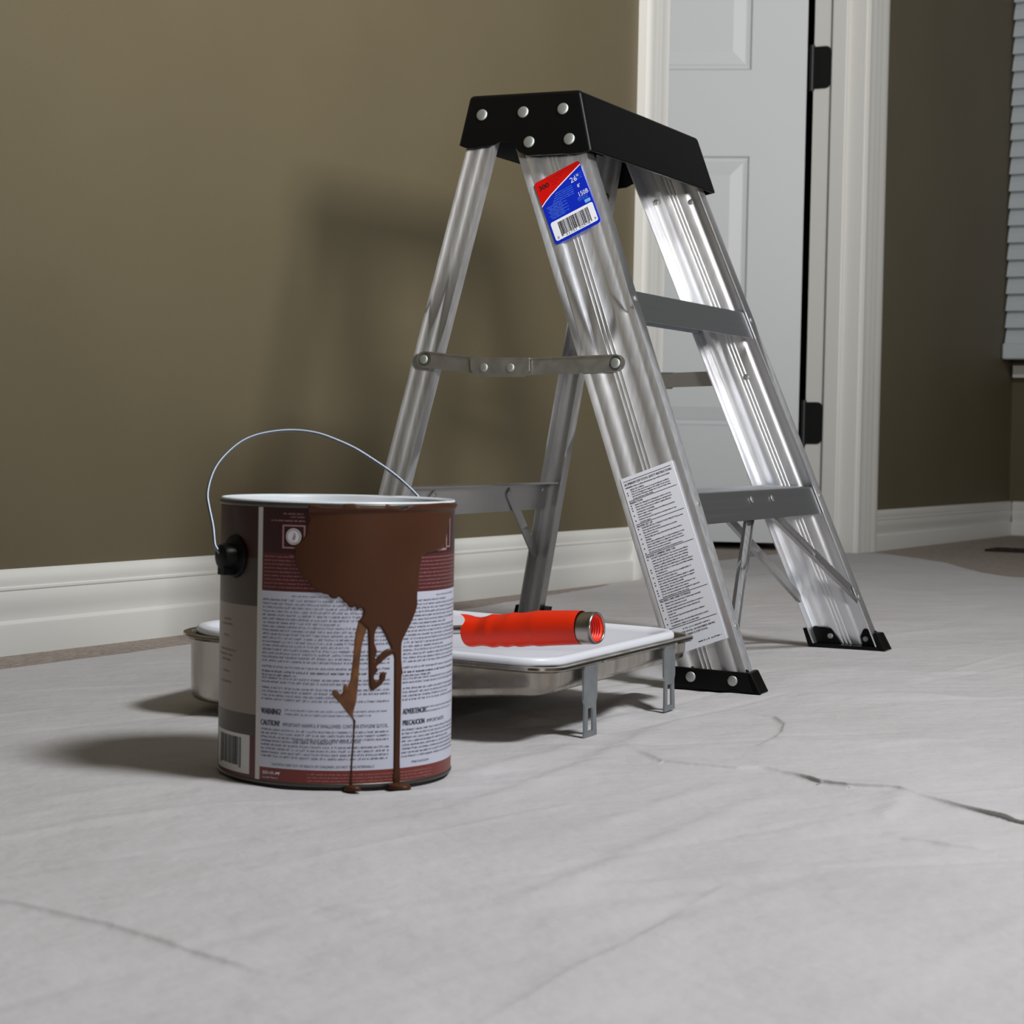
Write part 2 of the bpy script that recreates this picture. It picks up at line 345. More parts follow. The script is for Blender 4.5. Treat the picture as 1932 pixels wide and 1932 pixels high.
# ------------------------------------------------------------------ drop cloth
RIDGES = [  # (height, width behind, width in front, points) of the folds in the cloth
 (0.0024, 0, .030, [(-0.279, 1.052), (-0.259, 1.039), (-0.228, 1.018), (-0.194, 0.995), (-0.165, 0.969), (-0.136, 0.939), (-0.116, 0.92), (-0.092, 0.904)]),
 (0.0014, 0, .030, [(0.14, 1.145), (0.124, 1.11), (0.099, 1.059), (0.083, 1.021), (0.064, 0.981), (0.034, 0.93), (0.012, 0.879), (-0.01, 0.833), (-0.019, 0.814)]),
 (0.0042, 0, .030, [(0.095, 1.598), (0.105, 1.565), (0.117, 1.53), (0.144, 1.513), (0.17, 1.502), (0.191, 1.509), (0.207, 1.482), (0.222, 1.441), (0.24, 1.428), (0.273, 1.423), (0.287, 1.399), (0.304, 1.36), (0.319, 1.333), (0.337, 1.307), (0.363, 1.266)]),
 (0.0022, 0, .030, [(0.23, 1.253), (0.244, 1.25), (0.259, 1.243), (0.272, 1.229), (0.292, 1.215)]),
 (0.0029, 0, .030, [(0.213, 1.798), (0.226, 1.8), (0.235, 1.784), (0.237, 1.738), (0.228, 1.687), (0.214, 1.644), (0.196, 1.602)]),
 (0.0022, .012, .012, [(-0.033, 1.45), (-0.003, 1.501), (0.034, 1.556), (0.064, 1.614)]),
 (0.0023, .010, .016, [(-0.065, 1.276), (-0.02, 1.346), (0.024, 1.434), (0.074, 1.548), (0.098, 1.618), (0.125, 1.704), (0.175, 1.799)]),
 (0.0019, .012, .012, [(0.041, 1.243), (0.084, 1.318), (0.121, 1.381), (0.168, 1.45)]),
 (0.0019, .010, .016, [(-0.009, 1.03), (0.037, 1.109), (0.088, 1.215), (0.156, 1.345), (0.208, 1.411)]),
 (0.0022, .008, .010, [(0.274, 1.425), (0.272, 1.397), (0.253, 1.336), (0.239, 1.307)]),
 (0.0030, .03, .03, [(0.259, 2.024), (0.294, 2.083), (0.339, 2.166), (0.386, 2.174), (0.427, 2.095), (0.487, 2.096)]),
 (0.0026, .025, .03, [(0.264, 1.942), (0.323, 1.931), (0.398, 1.954), (0.451, 1.938)]),
 (0.0022, .02, .02, [(0.232, 1.635), (0.284, 1.641), (0.34, 1.663), (0.373, 1.597)]),
 (0.0019, .014, .014, [(-0.311, 1.296), (-0.269, 1.359), (-0.225, 1.395)]),
 (0.0019, .014, .014, [(-0.275, 1.229), (-0.221, 1.287), (-0.163, 1.311), (-0.119, 1.279)]),
 (0.0020, .008, .012, [(-0.086, 1.048), (-0.074, 1.034), (-0.06, 1.024)]),
 (0.0056, .020, .020, [(-0.042, 1.821), (0.001, 1.775), (0.035, 1.705)]),
 (0.0043, .014, .014, [(0.018, 1.608), (0.045, 1.63), (0.093, 1.75), (0.115, 1.79)]),
 (0.0056, .018, .018, [(0.085, 1.768), (0.106, 1.843), (0.126, 1.93)]),
 (0.0032, .03, .04, [(0.193, 3.272), (0.239, 3.318), (0.289, 3.296), (0.392, 3.441), (0.534, 3.821)]),
 (0.0032, .03, .03, [(0.40, 2.62), (0.346, 2.557), (0.295, 2.582), (0.241, 2.503)]),
]
def cloth_height(X, Y):
    Z = np.full(X.shape, -.0016); SX = np.zeros(X.shape); SY = np.zeros(X.shape)
    Z += .0009 * np.sin(9.1 * X + 5.3 * Y + .8) * np.sin(7.7 * Y - 4.1 * X) + .0004 * np.sin(21 * X - 13 * Y + 2) * np.sin(5 * X + 9 * Y) + .0003 * np.sin(31 * Y + 17 * X) * np.sin(12 * X)
    for k in range(60):                                   # fine diagonal creasing
        a = random.uniform(.5, 1.3); kx, ky = math.cos(a), math.sin(a); u = X * kx - Y * ky + random.uniform(-2, 2); v = X * ky + Y * kx
        per = random.uniform(.5, 1.1); w0 = random.uniform(.005, .011)
        env = np.exp(-((v - random.uniform(.6, 2.4)) / random.uniform(.12, .3)) ** 2)
        du = (u + per / 2) % per - per / 2
        Z += random.choice((-1, 1)) * random.uniform(.0005, .0013) * np.exp(-(du / w0) ** 2) * env
    for h, wb, wf, pl in RIDGES:
        p = np.array(pl); best = np.full(X.shape, 9.); sd = np.zeros(X.shape); par = np.zeros(X.shape); nx_ = np.zeros(X.shape); ny_ = np.zeros(X.shape)
        ln = np.hypot(*(p[1:] - p[:-1]).T); cum = np.concatenate([[0], np.cumsum(ln)])
        for i in range(len(p) - 1):
            d = p[i + 1] - p[i]; L2 = d @ d
            t = np.clip(((X - p[i, 0]) * d[0] + (Y - p[i, 1]) * d[1]) / L2, 0, 1)
            qx, qy = X - (p[i, 0] + t * d[0]), Y - (p[i, 1] + t * d[1]); r = np.hypot(qx, qy)
            s = np.sign(d[0] * qy - d[1] * qx); b = r < best
            best = np.where(b, r, best); sd = np.where(b, s, sd); par = np.where(b, (cum[i] + t * ln[i]) / cum[-1], par)
            if wb == 0: nx_ = np.where(b, d[1] / ln[i], nx_); ny_ = np.where(b, -d[0] / ln[i], ny_)
        env = np.clip(np.minimum(par, 1 - par) / .16, 0.12, 1)
        back = np.where(sd > 0, wb, wf)
        if wb == 0:        # a sharp fold: the far side rises to a lip that hangs a little over the near side
            env = np.interp(par, [0, .08, .25, .38, .46, .60, .66, .72, .85, 1], [.1, .5, .6, .42, .9, .8, .42, .65, 1.05, .85]) if h > .003 else env * .85
            s = -sd * best
            Z += h * env * np.where(s < 0, np.exp(-(s / wf) ** 2), (.5 + .5 * np.cos(np.pi * np.clip(s / .0085, 0, 1))))
            dl = -env * 1.7 * h * np.exp(-((s - .0065) / .0050) ** 2)
            SX += dl * nx_; SY += dl * ny_
        else: Z += h * env * np.exp(-(best / back) ** 2)
    return Z, SX, SY
# places where something stands: the cloth is pressed flat there
FEET = [(-.1248, 1.4654, .086), (.0634, 1.650, .018), (.1376, 1.818, .018)]
def lad_w(v, u):
    s, c = math.sin(.43419), math.cos(.43419); return (.14809 + u * s + v * c, 2.25279 + u * c - v * s)
for v, u in ((.14, -.235), (.17, -.235), (.20, -.235), (.14, .235), (.17, .235), (.20, .235), (-.243, -.227), (-.243, .227)): FEET.append((*lad_w(v, u), .03))
tl = np.concatenate([np.arange(-.7, .62, .04), np.arange(.62, 2.5, .0024), np.arange(2.5, 4.32, .013)]); tl = (tl - tl[0]) / (tl[-1] - tl[0])
bl_ = np.concatenate([np.arange(0, 1.45, .0024), np.arange(1.45, 2.6, .05)]); bl_ = bl_ / bl_[-1]
tt0 = -.7 + tl * 5.0
nmin = np.interp(tt0, [-.7, 1.5, 1.85, 2.3, 2.64, 2.9, 3.08, 3.24, 3.30, 3.36, 4.3], [.12, .10, .098, .112, .085, .055, .024, .022, .0, -.10, -.10])
NN = nmin[:, None] + (2.5 - nmin[:, None]) * bl_[None, :]
tend = np.interp(NN, [-.1, .0, .045, .18, .27, .37, .42, .5, .7, 2.5], [4.24, 4.245, 4.31, 4.18, 4.07, 3.91, 3.82, 3.735, 3.71, 3.68])
tend = np.where(NN < .03, np.minimum(tend, 4.25), tend)
TT = -.7 + tl[:, None] * (tend + .7)
CX = SW * TT + CW * (NN - WD); CY = CW * TT - SW * (NN - WD)
CZ, SX, SY = cloth_height(CX, CY)
# the cloth bunches up under the deep end of the tray
CZ += .010 * np.exp(-(((CX + .225) / .075) ** 2 + ((CY - 1.90) / .10) ** 2))
for fx, fy, fr in FEET:
    d = np.hypot(CX - fx, CY - fy); k = np.clip((d - fr) / .03, 0, 1); k = k * k * (3 - 2 * k)
    CZ = np.where(d < fr + .03, np.minimum(CZ, -.0006) * (1 - k) + CZ * k, CZ)
CX = CX + SX; CY = CY + SY; CZ = np.maximum(CZ, FLOOR_Z + .0007)
nr, nc = CX.shape
idx = np.arange(nr * nc).reshape(nr, nc)
quads = np.stack([idx[:-1, :-1], idx[:-1, 1:], idx[1:, 1:], idx[1:, :-1]], -1).reshape(-1, 4)
me = bpy.data.meshes.new('drop_cloth')
me.vertices.add(nr * nc); me.vertices.foreach_set('co', np.stack([CX, CY, CZ], -1).reshape(-1).astype(np.float32))
me.loops.add(quads.size); me.loops.foreach_set('vertex_index', quads.reshape(-1).astype(np.int32))
me.polygons.add(len(quads)); me.polygons.foreach_set('loop_start', np.arange(0, quads.size, 4, dtype=np.int32))
me.polygons.foreach_set('use_smooth', np.ones(len(quads), bool)); me.update(calc_edges=True); me.validate()
me.materials.append(MATS['cloth'])
cloth = link('drop_cloth', me); tag(cloth, 'wrinkled off-white canvas drop cloth spread over the carpet', 'drop cloth')
if me.polygons[0].normal.z < 0: me.flip_normals()

# ------------------------------------------------------------------ step ladder: local x = climbing side (v), y = across (u), z up
PHI = .43419
A0, KA, VF0, SL, WEB, FL = .24342, .11938, .2070, .39613, .0769, .0205
RA0, RKA, VB0, RS, RW, RFL = .23451, .10641, -.25705, .21255, .0285, .0165
CT, CB, LT, LB, VFT, VFB, VRT, VRB = .59764, .5340, .17746, .1910, -.0129, .0065, -.1392, -.1475
lad = empty('step_ladder', (.14809, 2.25279, 0), -PHI)
tag(lad, 'small aluminium step ladder with a black plastic top standing on the drop cloth', 'step ladder')
af = lambda z: A0 - KA * z
vf = lambda z: VF0 - SL * z
rf = lambda z: RA0 - RKA * z
vb = lambda z: VB0 + RS * z
def rail_section(side, half, v_front, web, fl, ribs, th=.0016, dirn=-1):
    """closed outline of a C channel: outer face at |u|=half, flanges turned inwards"""
    out = []; inn = []
    for f, d in ribs: out.append((v_front + dirn * web * f, half - d)); inn.append((v_front + dirn * web * f, half - d - th))
    inn[0] = (v_front + dirn * th, inn[0][1]); inn[-1] = (v_front + dirn * (web - th), inn[-1][1])
    tip = half - fl
    ring = [(v_front, tip)] + out + [(v_front + dirn * web, tip), (v_front + dirn * (web - th), tip)] + inn[::-1] + [(v_front + dirn * th, tip)]
    return [(v, side * u) for v, u in ring]
RIB_F = [(0, 0), (.08, 0), (.095, .0006), (.115, .0006), (.13, .0003), (.16, -.0002), (.20, -.0004), (.24, -.0001), (.275, .0007), (.30, .0017), (.33, .0018), (.44, .0018), (.45, .0014), (.46, .0018), (.50, .0018), (.51, .0014), (.52, .0018), (.56, .0018), (.57, .0014), (.58, .0018), (.67, .0018), (.70, .0017), (.725, .0007), (.76, -.0001), (.80, -.0004), (.84, -.0002), (.87, .0003), (.885, .0006), (.905, .0006), (.92, 0), (1, 0)]
RIB_R = [(0, 0), (.12, 0), (.16, .0006), (.35, .0006), (.38, .0002), (.62, .0002), (.65, .0006), (.84, .0006), (.88, 0), (1, 0)]
def rail(name, side, z0, z1, hf, vff, web, fl, ribs, dirn, m):
    mb = MB(); rings = []
    for z in (z0, z1): rings.append([(v, u, z) for v, u in rail_section(side, hf(z), vff(z), web, fl, ribs, dirn=dirn)])
    mb.loft(rings); return autosmooth(mb.build(name, m, lad), 30)
front_rails = {s: rail('front_rail', s, .004, .575, af, vf, WEB, FL, RIB_F, -1, 'aluminium') for s in (-1, 1)}
rear_rails = {s: rail('rear_rail', s, .006, .580, rf, lambda z: vb(z) + RW, RW, RFL, RIB_R, -1, 'aluminium_dull') for s in (-1, 1)}

# rivet heads share one mesh
m = MB(); m.lathe([(.0062, 0), (.0061, .0008), (.0054, .0014), (.0032, .0018), (.0001, .0019)], 20); RIV = m.build('rivet_head_source', 'rivet_metal', lad, smooth=True); RIV_ME = RIV.data; bpy.data.objects.remove(RIV)
def rivet(parent, p, d, s=1.0, name='rivet'):
    o = link(name, RIV_ME, parent); q = Vector(d).to_track_quat('Z', 'Y')
    o.matrix_local = Matrix.Translation(Vector(p)) @ q.to_matrix().to_4x4() @ Matrix.Scale(s, 4); return o
def frame_from(x, z):
    x = Vector(x).normalized(); z = Vector(z); z = (z - x * z.dot(x)).normalized(); y = z.cross(x)
    return Matrix(((x.x, y.x, z.x), (x.y, y.y, z.y), (x.z, y.z, z.z)))

# ---- moulded black cap
cap = MB()
def cap_pt(v01, side, zfrac):       # v01: 0 rear .. 1 front
    z = CB + (CT - CB) * zfrac; L = LB + (LT - LB) * zfrac
    vr = VRB + (VRT - VRB) * zfrac; vfr = VFB + (VFT - VFB) * zfrac
    return (vr + (vfr - vr) * v01, side * L, z)
bot = [(0, .17), (.08, .115), (.27, .155), (.325, .215), (.38, .20), (.43, .12), (.47, .02), (.53, -.045), (.90, -.045), (1, 0)]
vs_ = []; fs_ = []
nb_ = len(bot)
for side in (-1, 1):
    vs_ += [cap_pt(a, side, b) for a, b in bot] + [cap_pt(1, side, 1), cap_pt(0, side, 1)]
K = nb_ + 2
fs_.append(tuple(range(K))); fs_.append(tuple(K + i for i in range(K))[::-1])
i_bf, i_tf, i_tr, i_br = nb_ - 1, nb_, nb_ + 1, 0
fs_ += [(i_bf, K + i_bf, K + i_tf, i_tf), (i_tf, K + i_tf, K + i_tr, i_tr), (i_tr, K + i_tr, K + i_br, i_br)]
cap.add(vs_, [f[::-1] for f in fs_]); capo = cap.build('top_cap', 'black_plastic', lad)
bevel(capo, .0045, 3, 40); solidify(capo, .0032, -1)
capo.modifiers.new('wn', 'WEIGHTED_NORMAL')
import bmesh
bm = bmesh.new(); bm.from_mesh(capo.data); bmesh.ops.recalc_face_normals(bm, faces=bm.faces)
top_f = max(bm.faces, key=lambda f: f.calc_center_median().z)
if top_f.normal.z < 0: bmesh.ops.reverse_faces(bm, faces=bm.faces)
bm.to_mesh(capo.data); bm.free()
kcap = (LB - LT) / (CT - CB)
for side in (-1, 1):
    nrm = (0, side, kcap)
    for v, z in ((-.1218, .5759), (-.0747, .5765), (-.0300, .5779), (-.0642, .5445), (-.0193, .5457)):
        rivet(capo, (v, side * (LT + kcap * (CT - z) + .0003), z), nrm, 1.0)
for v, z in ((-.064, .5235), (-.020, .5225), (-.128, .5325)):      # rivet tails inside the far rails
    rivet(lad, (v, (af(z) if v > -.1 else rf(z)) - .0035, z), (0, -1, 0), .55)
    rivet(lad, (v, -(af(z) if v > -.1 else rf(z)) + .0035, z), (0, 1, 0), .55)

# ---- treads
def tread(z, name):
    mb = MB(); vr_, vf_ = vf(z) - WEB + .004, vf(z) - .0022; ue = af(z) - .0025
    prof = [(vf_ + SL * .0295, z - .0305), (vf_ + SL * .0295 - .0018, z - .0305), (vf_ - .0016, z - .002)]
    xs = np.linspace(vf_ - .004, vr_ + .004, 15)
    under = [(x, z - .002) for x in (vf_ - .004, vr_ + .004)]
    prof += under + [(vr_ + .0018 + SL * .02, z - .024), (vr_ + SL * .02, z - .024), (vr_, z - .0008), (vr_ + .001, z)]
    for i, x in enumerate(xs[::-1]):
        prof.append((x, z + (.0006 if i % 2 else -.0004)))
    prof += [(vf_ - .001, z), (vf_, z - .001)]
    mb.loft([[(v, -ue, zz) for v, zz in prof], [(v, ue, zz) for v, zz in prof]])
    return mb.build(name, 'aluminium_step', lad)
st1 = tread(.1888, 'step'); st2 = tread(.3916, 'step')
fn = Vector((1, 0, SL)).normalized()
for z in (.1790, .3830):
    for s in (-1, 1): rivet(front_rails[s], (vf(z) + .0002, s * (af(z) - .0125), z), fn, .5)
for u in (-.037, .034): rivet(st1, (vf(.1793) + .0002 - .002, u, .1793), fn, .62)
# ---- diagonal braces under the lower step
def brace(p0, p1, face, wdt, name, parent=lad, th=.0014, lip=.004, m='aluminium_dull'):
    p0, p1 = Vector(p0), Vector(p1); M = frame_from(p1 - p0, face); L = (p1 - p0).length; c = (p0 + p1) / 2; mb = MB()
    h = wdt / 2; prof = [(-h, lip), (-h, 0), (h, 0), (h, lip), (h - th, lip), (h - th, th), (-h + th, th), (-h + th, lip)] if lip else [(-h, 0), (h, 0), (h, th), (-h, th)]
    rings = []
    for x in (-L / 2 - .004, -L / 2, L / 2, L / 2 + .004):
        k = .62 if abs(x) > L / 2 else 1
        rings.append([c + M @ Vector((x, y * k, zz)) for y, zz in prof])
    return mb.loft(rings).build(name, m, parent)
for s, u0 in ((-1, -.037), (1, .034)):
    zt_ = .165; p0 = (vf(zt_) - .012, s * .020 + u0 * .35, zt_); p1 = (vf(.060) - .0042, s * (af(.06) - .013), .060)
    brace(p0, p1, fn, .0145, 'front_brace')
    rivet(front_rails[s], (vf(.0615) + .0002, s * (af(.06) - .0125), .0615), fn, .5)
    q0 = (vf(zt_) - WEB + .014, s * .030, zt_); q1 = (vf(.058) - WEB + .0042, s * (af(.058) - .013), .058)
    brace(q0, q1, -fn, .0145, 'rear_brace')
    rivet(front_rails[s], (vf(.0575) - WEB - .0002, s * (af(.058) - .0125), .0575), -fn, .5)
# ---- rear cross bar and its braces
def rear_bar(z):
    mb = MB(); ue = rf(z) - .0018; v0 = vb(z) + .0035
    prof = [(v0 - RS * .034, z - .034), (v0, z), (v0 + .021, z), (v0 + .021, z - .0016), (v0 + .0016, z - .0016), (v0 - RS * .034 + .0016, z - .034)]
    mb.loft([[(v, -ue, zz) for v, zz in prof], [(v, ue, zz) for v, zz in prof]]); return mb.build('rear_bar', 'aluminium_dull', lad)
rb = rear_bar(.1855)
rn = Vector((1, 0, -RS)).normalized()
for s in (-1, 1):
    rivet(rb, (vb(.1755) + .0052, s * .2005, .1755), rn, .45)
    b0 = (vb(.1745) + .0058, s * .098, .1745); b1 = (vb(.094) + .0075, s * .2125, .094)
    br = brace(b0, b1, rn, .0125, 'rear_bar_brace', lip=0, th=.002)
    rivet(br, Vector(b0) + rn * .002, rn, .55); rivet(br, Vector(b1) + rn * .002, rn, .45)
# ---- folding spreaders
def spreader(s):
    off = .0035
    P = lambda v, z, e=0: Vector((v, s * (af(z) + off + e), z))
    n = Vector((0, s, KA)).normalized()
    root = brace(P(-.171, .3203), P(-.094, .3125), n, .0170, 'spreader', lip=.0022, th=.0012, m='zinc')
    r2 = brace(P(-.072, .3120), P(.047, .3168), n, .0175, 'spreader', lip=.0022, th=.0012, m='zinc')
    mb = MB(); pl = [(-.1155, .3218), (-.0485, .3222), (-.0474, .3085), (-.0530, .3022), (-.1065, .3022), (-.1130, .3080)]
    mb.loft([[P(v, z, .0032) for v, z in pl], [P(v, z, .0050) for v, z in pl]]); mb.loft([[P(v, z, .0052) for v, z in ((-.1155, .3218), (-.0485, .3222), (-.0485, .3208), (-.1155, .3205))], [P(v, z, -.003) for v, z in ((-.1155, .3218), (-.0485, .3222), (-.0485, .3208), (-.1155, .3205))]])
    lk = mb.build('spreader_lock', 'zinc', lad)
    for v in (-.0987, -.0686): rivet(lk, P(v, .3118, .0050), n, .72)
    rivet(root, P(-.1705, .3203, .0022), n, .78); rivet(r2, P(.0455, .3168, .0022), n, .85)
    for v, z, hw in ((.0455, .3168, af), (-.1705, .3203, rf)): rivet(lad, (v, s * (hw(z) - .0035), z), (0, -s, 0), .6)
    for v in (-.171, .047):                       # rounded ends
        mb = MB(); mb.lathe([(.0085, .0), (.0085, .0012)], 18, Matrix.Translation(P(v, .3203 if v < 0 else .3168)) @ n.to_track_quat('Z', 'Y').to_matrix().to_4x4(), caps=True); mb.build('link_end', 'zinc', root if v < 0 else r2)
spreader(-1); spreader(1)
# ---- rubber feet
def foot(s, hf, v_fr, web, fl, ztop, front_rail=True):
    mb = MB(); a = hf(0); g = .0028
    v1 = v_fr(0) + .0035; v0 = v_fr(0) - web - .0035
    sh = (SL if front_rail else -RS)
    q = lambda v, u, z: (v - sh * z, s * u, z)
    uo, ui = a + .0045, a - fl - .002
    H = ztop
    # outer plate with a scalloped lower edge
    top = [(v0, H), (v1 + .004, H - .002)]
    low = [(v1 + .007, 0), (v1 - .004, .0005), (v1 - .018, .0035), (v1 - .032, .0022), (v1 - .040, .0002), (v1 - .052, .0024), (v0 + .008, .0030), (v0 - .001, .0012)] if front_rail else [(v1 + .002, 0), (v0 - .002, 0)]
    pl = top + low
    mb.loft([[q(v, uo, z) for v, z in pl], [q(v, uo - .0045, z) for v, z in pl]])
    mb.hexa([q(v0, ui, .0), q(v1 + .002, ui, .0), q(v1 + .002, uo - .001, .0), q(v0, uo - .001, .0)], [q(v0, ui, .0036), q(v1, ui, .0036), q(v1, uo - .001, .0036), q(v0, uo - .001, .0036)])
    mb.hexa([q(v1 - .0015, ui, .0), q(v1 + .006, ui, .0), q(v1 + .006, uo, .0), q(v1 - .0015, uo, .0)], [q(v1 - .0015, ui, H - .001), q(v1 + .003, ui, H - .001), q(v1 + .003, uo, H - .002), q(v1 - .0015, uo, H - .002)])
    mb.hexa([q(v0 - .003, ui, .0), q(v0 + .003, ui, .0), q(v0 + .003, uo, .0), q(v0 - .003, uo, .0)], [q(v0 - .002, ui, H), q(v0 + .003, ui, H), q(v0 + .003, uo, H), q(v0 - .002, uo, H)])
    if front_rail:   # inner lugs
        for c0, c1 in ((v0 + .003, v0 + .036), (v1 - .024, v1 - .0015)):
            pl = [(c0, .003), (c1, .003), (c1 - .003 if c0 < v1 - .05 else c1, .012), (c1 - .008 if c0 < v1 - .05 else c1, H), (c0 + (.004 if c0 < v1 - .05 else .008), H + .0015), (c0 + (0 if c0 < v1 - .05 else .001), .014)]
            mb.loft([[q(v, a - .0032, z) for v, z in pl], [q(v, a - .0075, z) for v, z in pl]])
    o = bevel(mb.build('foot', 'black_plastic', lad), .0008, 1)
    if front_rail:
        for v, z in ((.1460, .0123), (.1886, .0111)):
            rivet(o, (v, s * (uo + .0002), z), (0, s, 0), .82); rivet(o, (v, s * (a - .0077), z), (0, -s, 0), .55)
    else: rivet(o, (v_fr(.014) - web / 2, s * (ui - .0002), .014), (0, -s, 0), .45)
for s in (-1, 1):
    foot(s, af, vf, WEB, FL, .0215); foot(s, rf, lambda z: vb(z) + RW, RW, RFL, .030, False)

# ---- stickers on the near front rail
def plane_fn(TL, ex, ey, off):
    TL, ex, ey = Vector(TL), Vector(ex).normalized(), Vector(ey).normalized()
    n = Vector((0, -1, -KA)).normalized()
    return lambda x, y: TL + ex * x - ey * y + n * off          # y measured upwards (negative = down the sticker)
TL = (-.0599, -.1835, .5021); ex = (.0482, .0028, .0229); ey = (.0292, -.0077, -.0645); SWd, SHt = .0536, .0712
lift = .0009
def rounded(w_, h_, r, n=6):
    pts = []
    for cx_, cy_, a in ((w_ - r, -r, 0), (r, -r, 90), (r, -h_ + r, 180), (w_ - r, -h_ + r, 270)):
        for k in range(n + 1):
            an = math.radians(a + 90 * k / n); pts.append((cx_ + r * math.cos(an), cy_ + r * math.sin(an)))
    return pts
def face(mb, fn_, pts, mi=0): mb.add([fn_(x, y) for x, y in pts], [tuple(range(len(pts)))], mi)
f0, f1 = plane_fn(TL, ex, ey, lift), plane_fn(TL, ex, ey, lift - .0012)
m = MB(); pts = rounded(SWd, SHt, .0032); m.loft([[f1(x, y) for x, y in pts], [f0(x, y) for x, y in pts]]); stk = m.build('size_sticker', 'sticker_blue', lad)
stk['label'] = 'red and blue sticker with barcode'
f2 = plane_fn(TL, ex, ey, lift + .00012); f3 = plane_fn(TL, ex, ey, lift + .00024); f4 = plane_fn(TL, ex, ey, lift + .00036)
m = MB(); rp = rounded(SWd, SHt, .0032); arc_r, arc_l = rp[:7], rp[7:14]
diag = [(0, -.372), (.10, -.325), (.25, -.268), (.5, -.195), (.75, -.125), (1, -.058)]
face(m, f2, arc_r[::1] + arc_l + [(x * SWd, y * SHt) for x, y in diag]); m.build('red_field', 'sticker_red', stk)
m = MB()
for (xa, ya), (xb, yb) in zip(diag[:-1], diag[1:]):
    face(m, f3, [(xa * SWd, ya * SHt), (xb * SWd, yb * SHt), (xb * SWd, yb * SHt - .0012), (xa * SWd, ya * SHt - .0012)])
pw_ = [(x * .935 + .045 * SWd, y - .66 * SHt) for x, y in rounded(SWd, SHt * .295, .0026)]
pw_ = [(min(x, .975 * SWd), y) for x, y in pw_]
face(m, f3, pw_)
put_text(m, f3, '26"', .70 * SWd, -.262 * SHt, .0058); put_text(m, f3, "8'", .80 * SWd, -.37 * SHt, .0036); put_text(m, f3, '150B', .755 * SWd, -.505 * SHt, .0050, width=.0118)
m.build('white_print', 'sticker_white', stk)['kind'] = 'stuff'
m = MB(); rnd = random.Random(3)
for k in range(9): greek(m, f3, (.08 + .02 * (k % 3)) * SWd, (.42 + .12 * (k % 2)) * SWd, -(.44 + .023 * k) * SHt, .0010, 0, rnd=rnd)
for k in range(5): greek(m, f3, (.34 - .03 * k) * SWd, .74 * SWd, -(.30 + .03 * k) * SHt, .0009, 0, rnd=rnd)
for k in range(3): greek(m, f3, .72 * SWd, .95 * SWd, -(.52 + .022 * k) * SHt, .0009, 0, rnd=rnd)
for k in range(3): greek(m, f3, .80 * SWd, .98 * SWd, -(.12 + .035 * k + .06) * SHt, .0008, 0, rnd=rnd)
m.build('small_print', 'ink_blue_light', stk)['kind'] = 'stuff'
m = MB(); rect(m, f3, .84 * SWd, .96 * SWd, -.635 * SHt, -.585 * SHt); m.build('light_blue_block', 'sticker_cyan', stk)
m = MB(); rnd = random.Random(12); x = .19 * SWd
while x < .845 * SWd:
    b = rnd.choice((.00028, .00045, .0007, .0010)); rect(m, f4, x, x + b, -.905 * SHt if x > .22 * SWd and x < .82 * SWd else -.925 * SHt, -.70 * SHt); x += b + rnd.choice((.00025, .0004, .0006))
for body, x, y, wd_ in (('0', .09, .935, .0022), ('51751', .27, .942, .0128), ('02978', .565, .942, .0128), ('9', .905, .930, .0022)): put_text(m, f4, body, x * SWd, -y * SHt, .0030, width=wd_)
put_text(m, f3, '300', .05 * SWd, -.150 * SHt, .0056, width=.0120)
put_text(m, f3, '300', .058 * SWd, -.150 * SHt, .0056, width=.0120)
for k in range(4): greek(m, f3, (.28 + .02 * k) * SWd, (.66 - .07 * k) * SWd, -(.05 + .035 * k) * SHt, .0008, 0, rnd=rnd)
m.build('black_print', 'ink_black', stk)['kind'] = 'stuff'

TL = (.0572, -.2195, .2008); ex = (.0531, .0025, .0203); ey = (.0682, -.0202, -.1698); SWd, SHt = .0569, .1842
f0, f1, f2 = plane_fn(TL, ex, ey, .0010), plane_fn(TL, ex, ey, -.0002), plane_fn(TL, ex, ey, .00115)
m = MB(); pts = [(0, 0), (0, -SHt), (SWd, -SHt), (SWd, 0)]; m.loft([[f1(x, y) for x, y in pts], [f0(x, y) for x, y in pts]]); stk = m.build('safety_label', 'sticker_white', lad)
stk['label'] = 'long white safety label with black print'
m = MB()
def line(body, x, y, h, wmax=None, w_=None):
    wd = text_geo(body)[2] * h * .86
    if w_: wd = w_
    elif wmax and wd > wmax: wd = wmax
    put_text(m, f2, body, x * SWd, -y * SHt, h, width=wd); put_text(m, f2, body, x * SWd + .00014, -y * SHt, h, width=wd)
def rule(y): rect(m, f2, .035 * SWd, .955 * SWd, -(y + .0016) * SHt, -(y - .0016) * SHt)
for y in (.022, .133, .267, .441, .695, .860): rule(y)
line('ALUMINUM STEP STOOL SAFETY INSTRUCTIONS', .04, .046, .0026, w_=.91 * SWd)
line('WARNING: Failure to follow all instructions may result in serious injury.', .04, .062, .0016, w_=.86 * SWd)
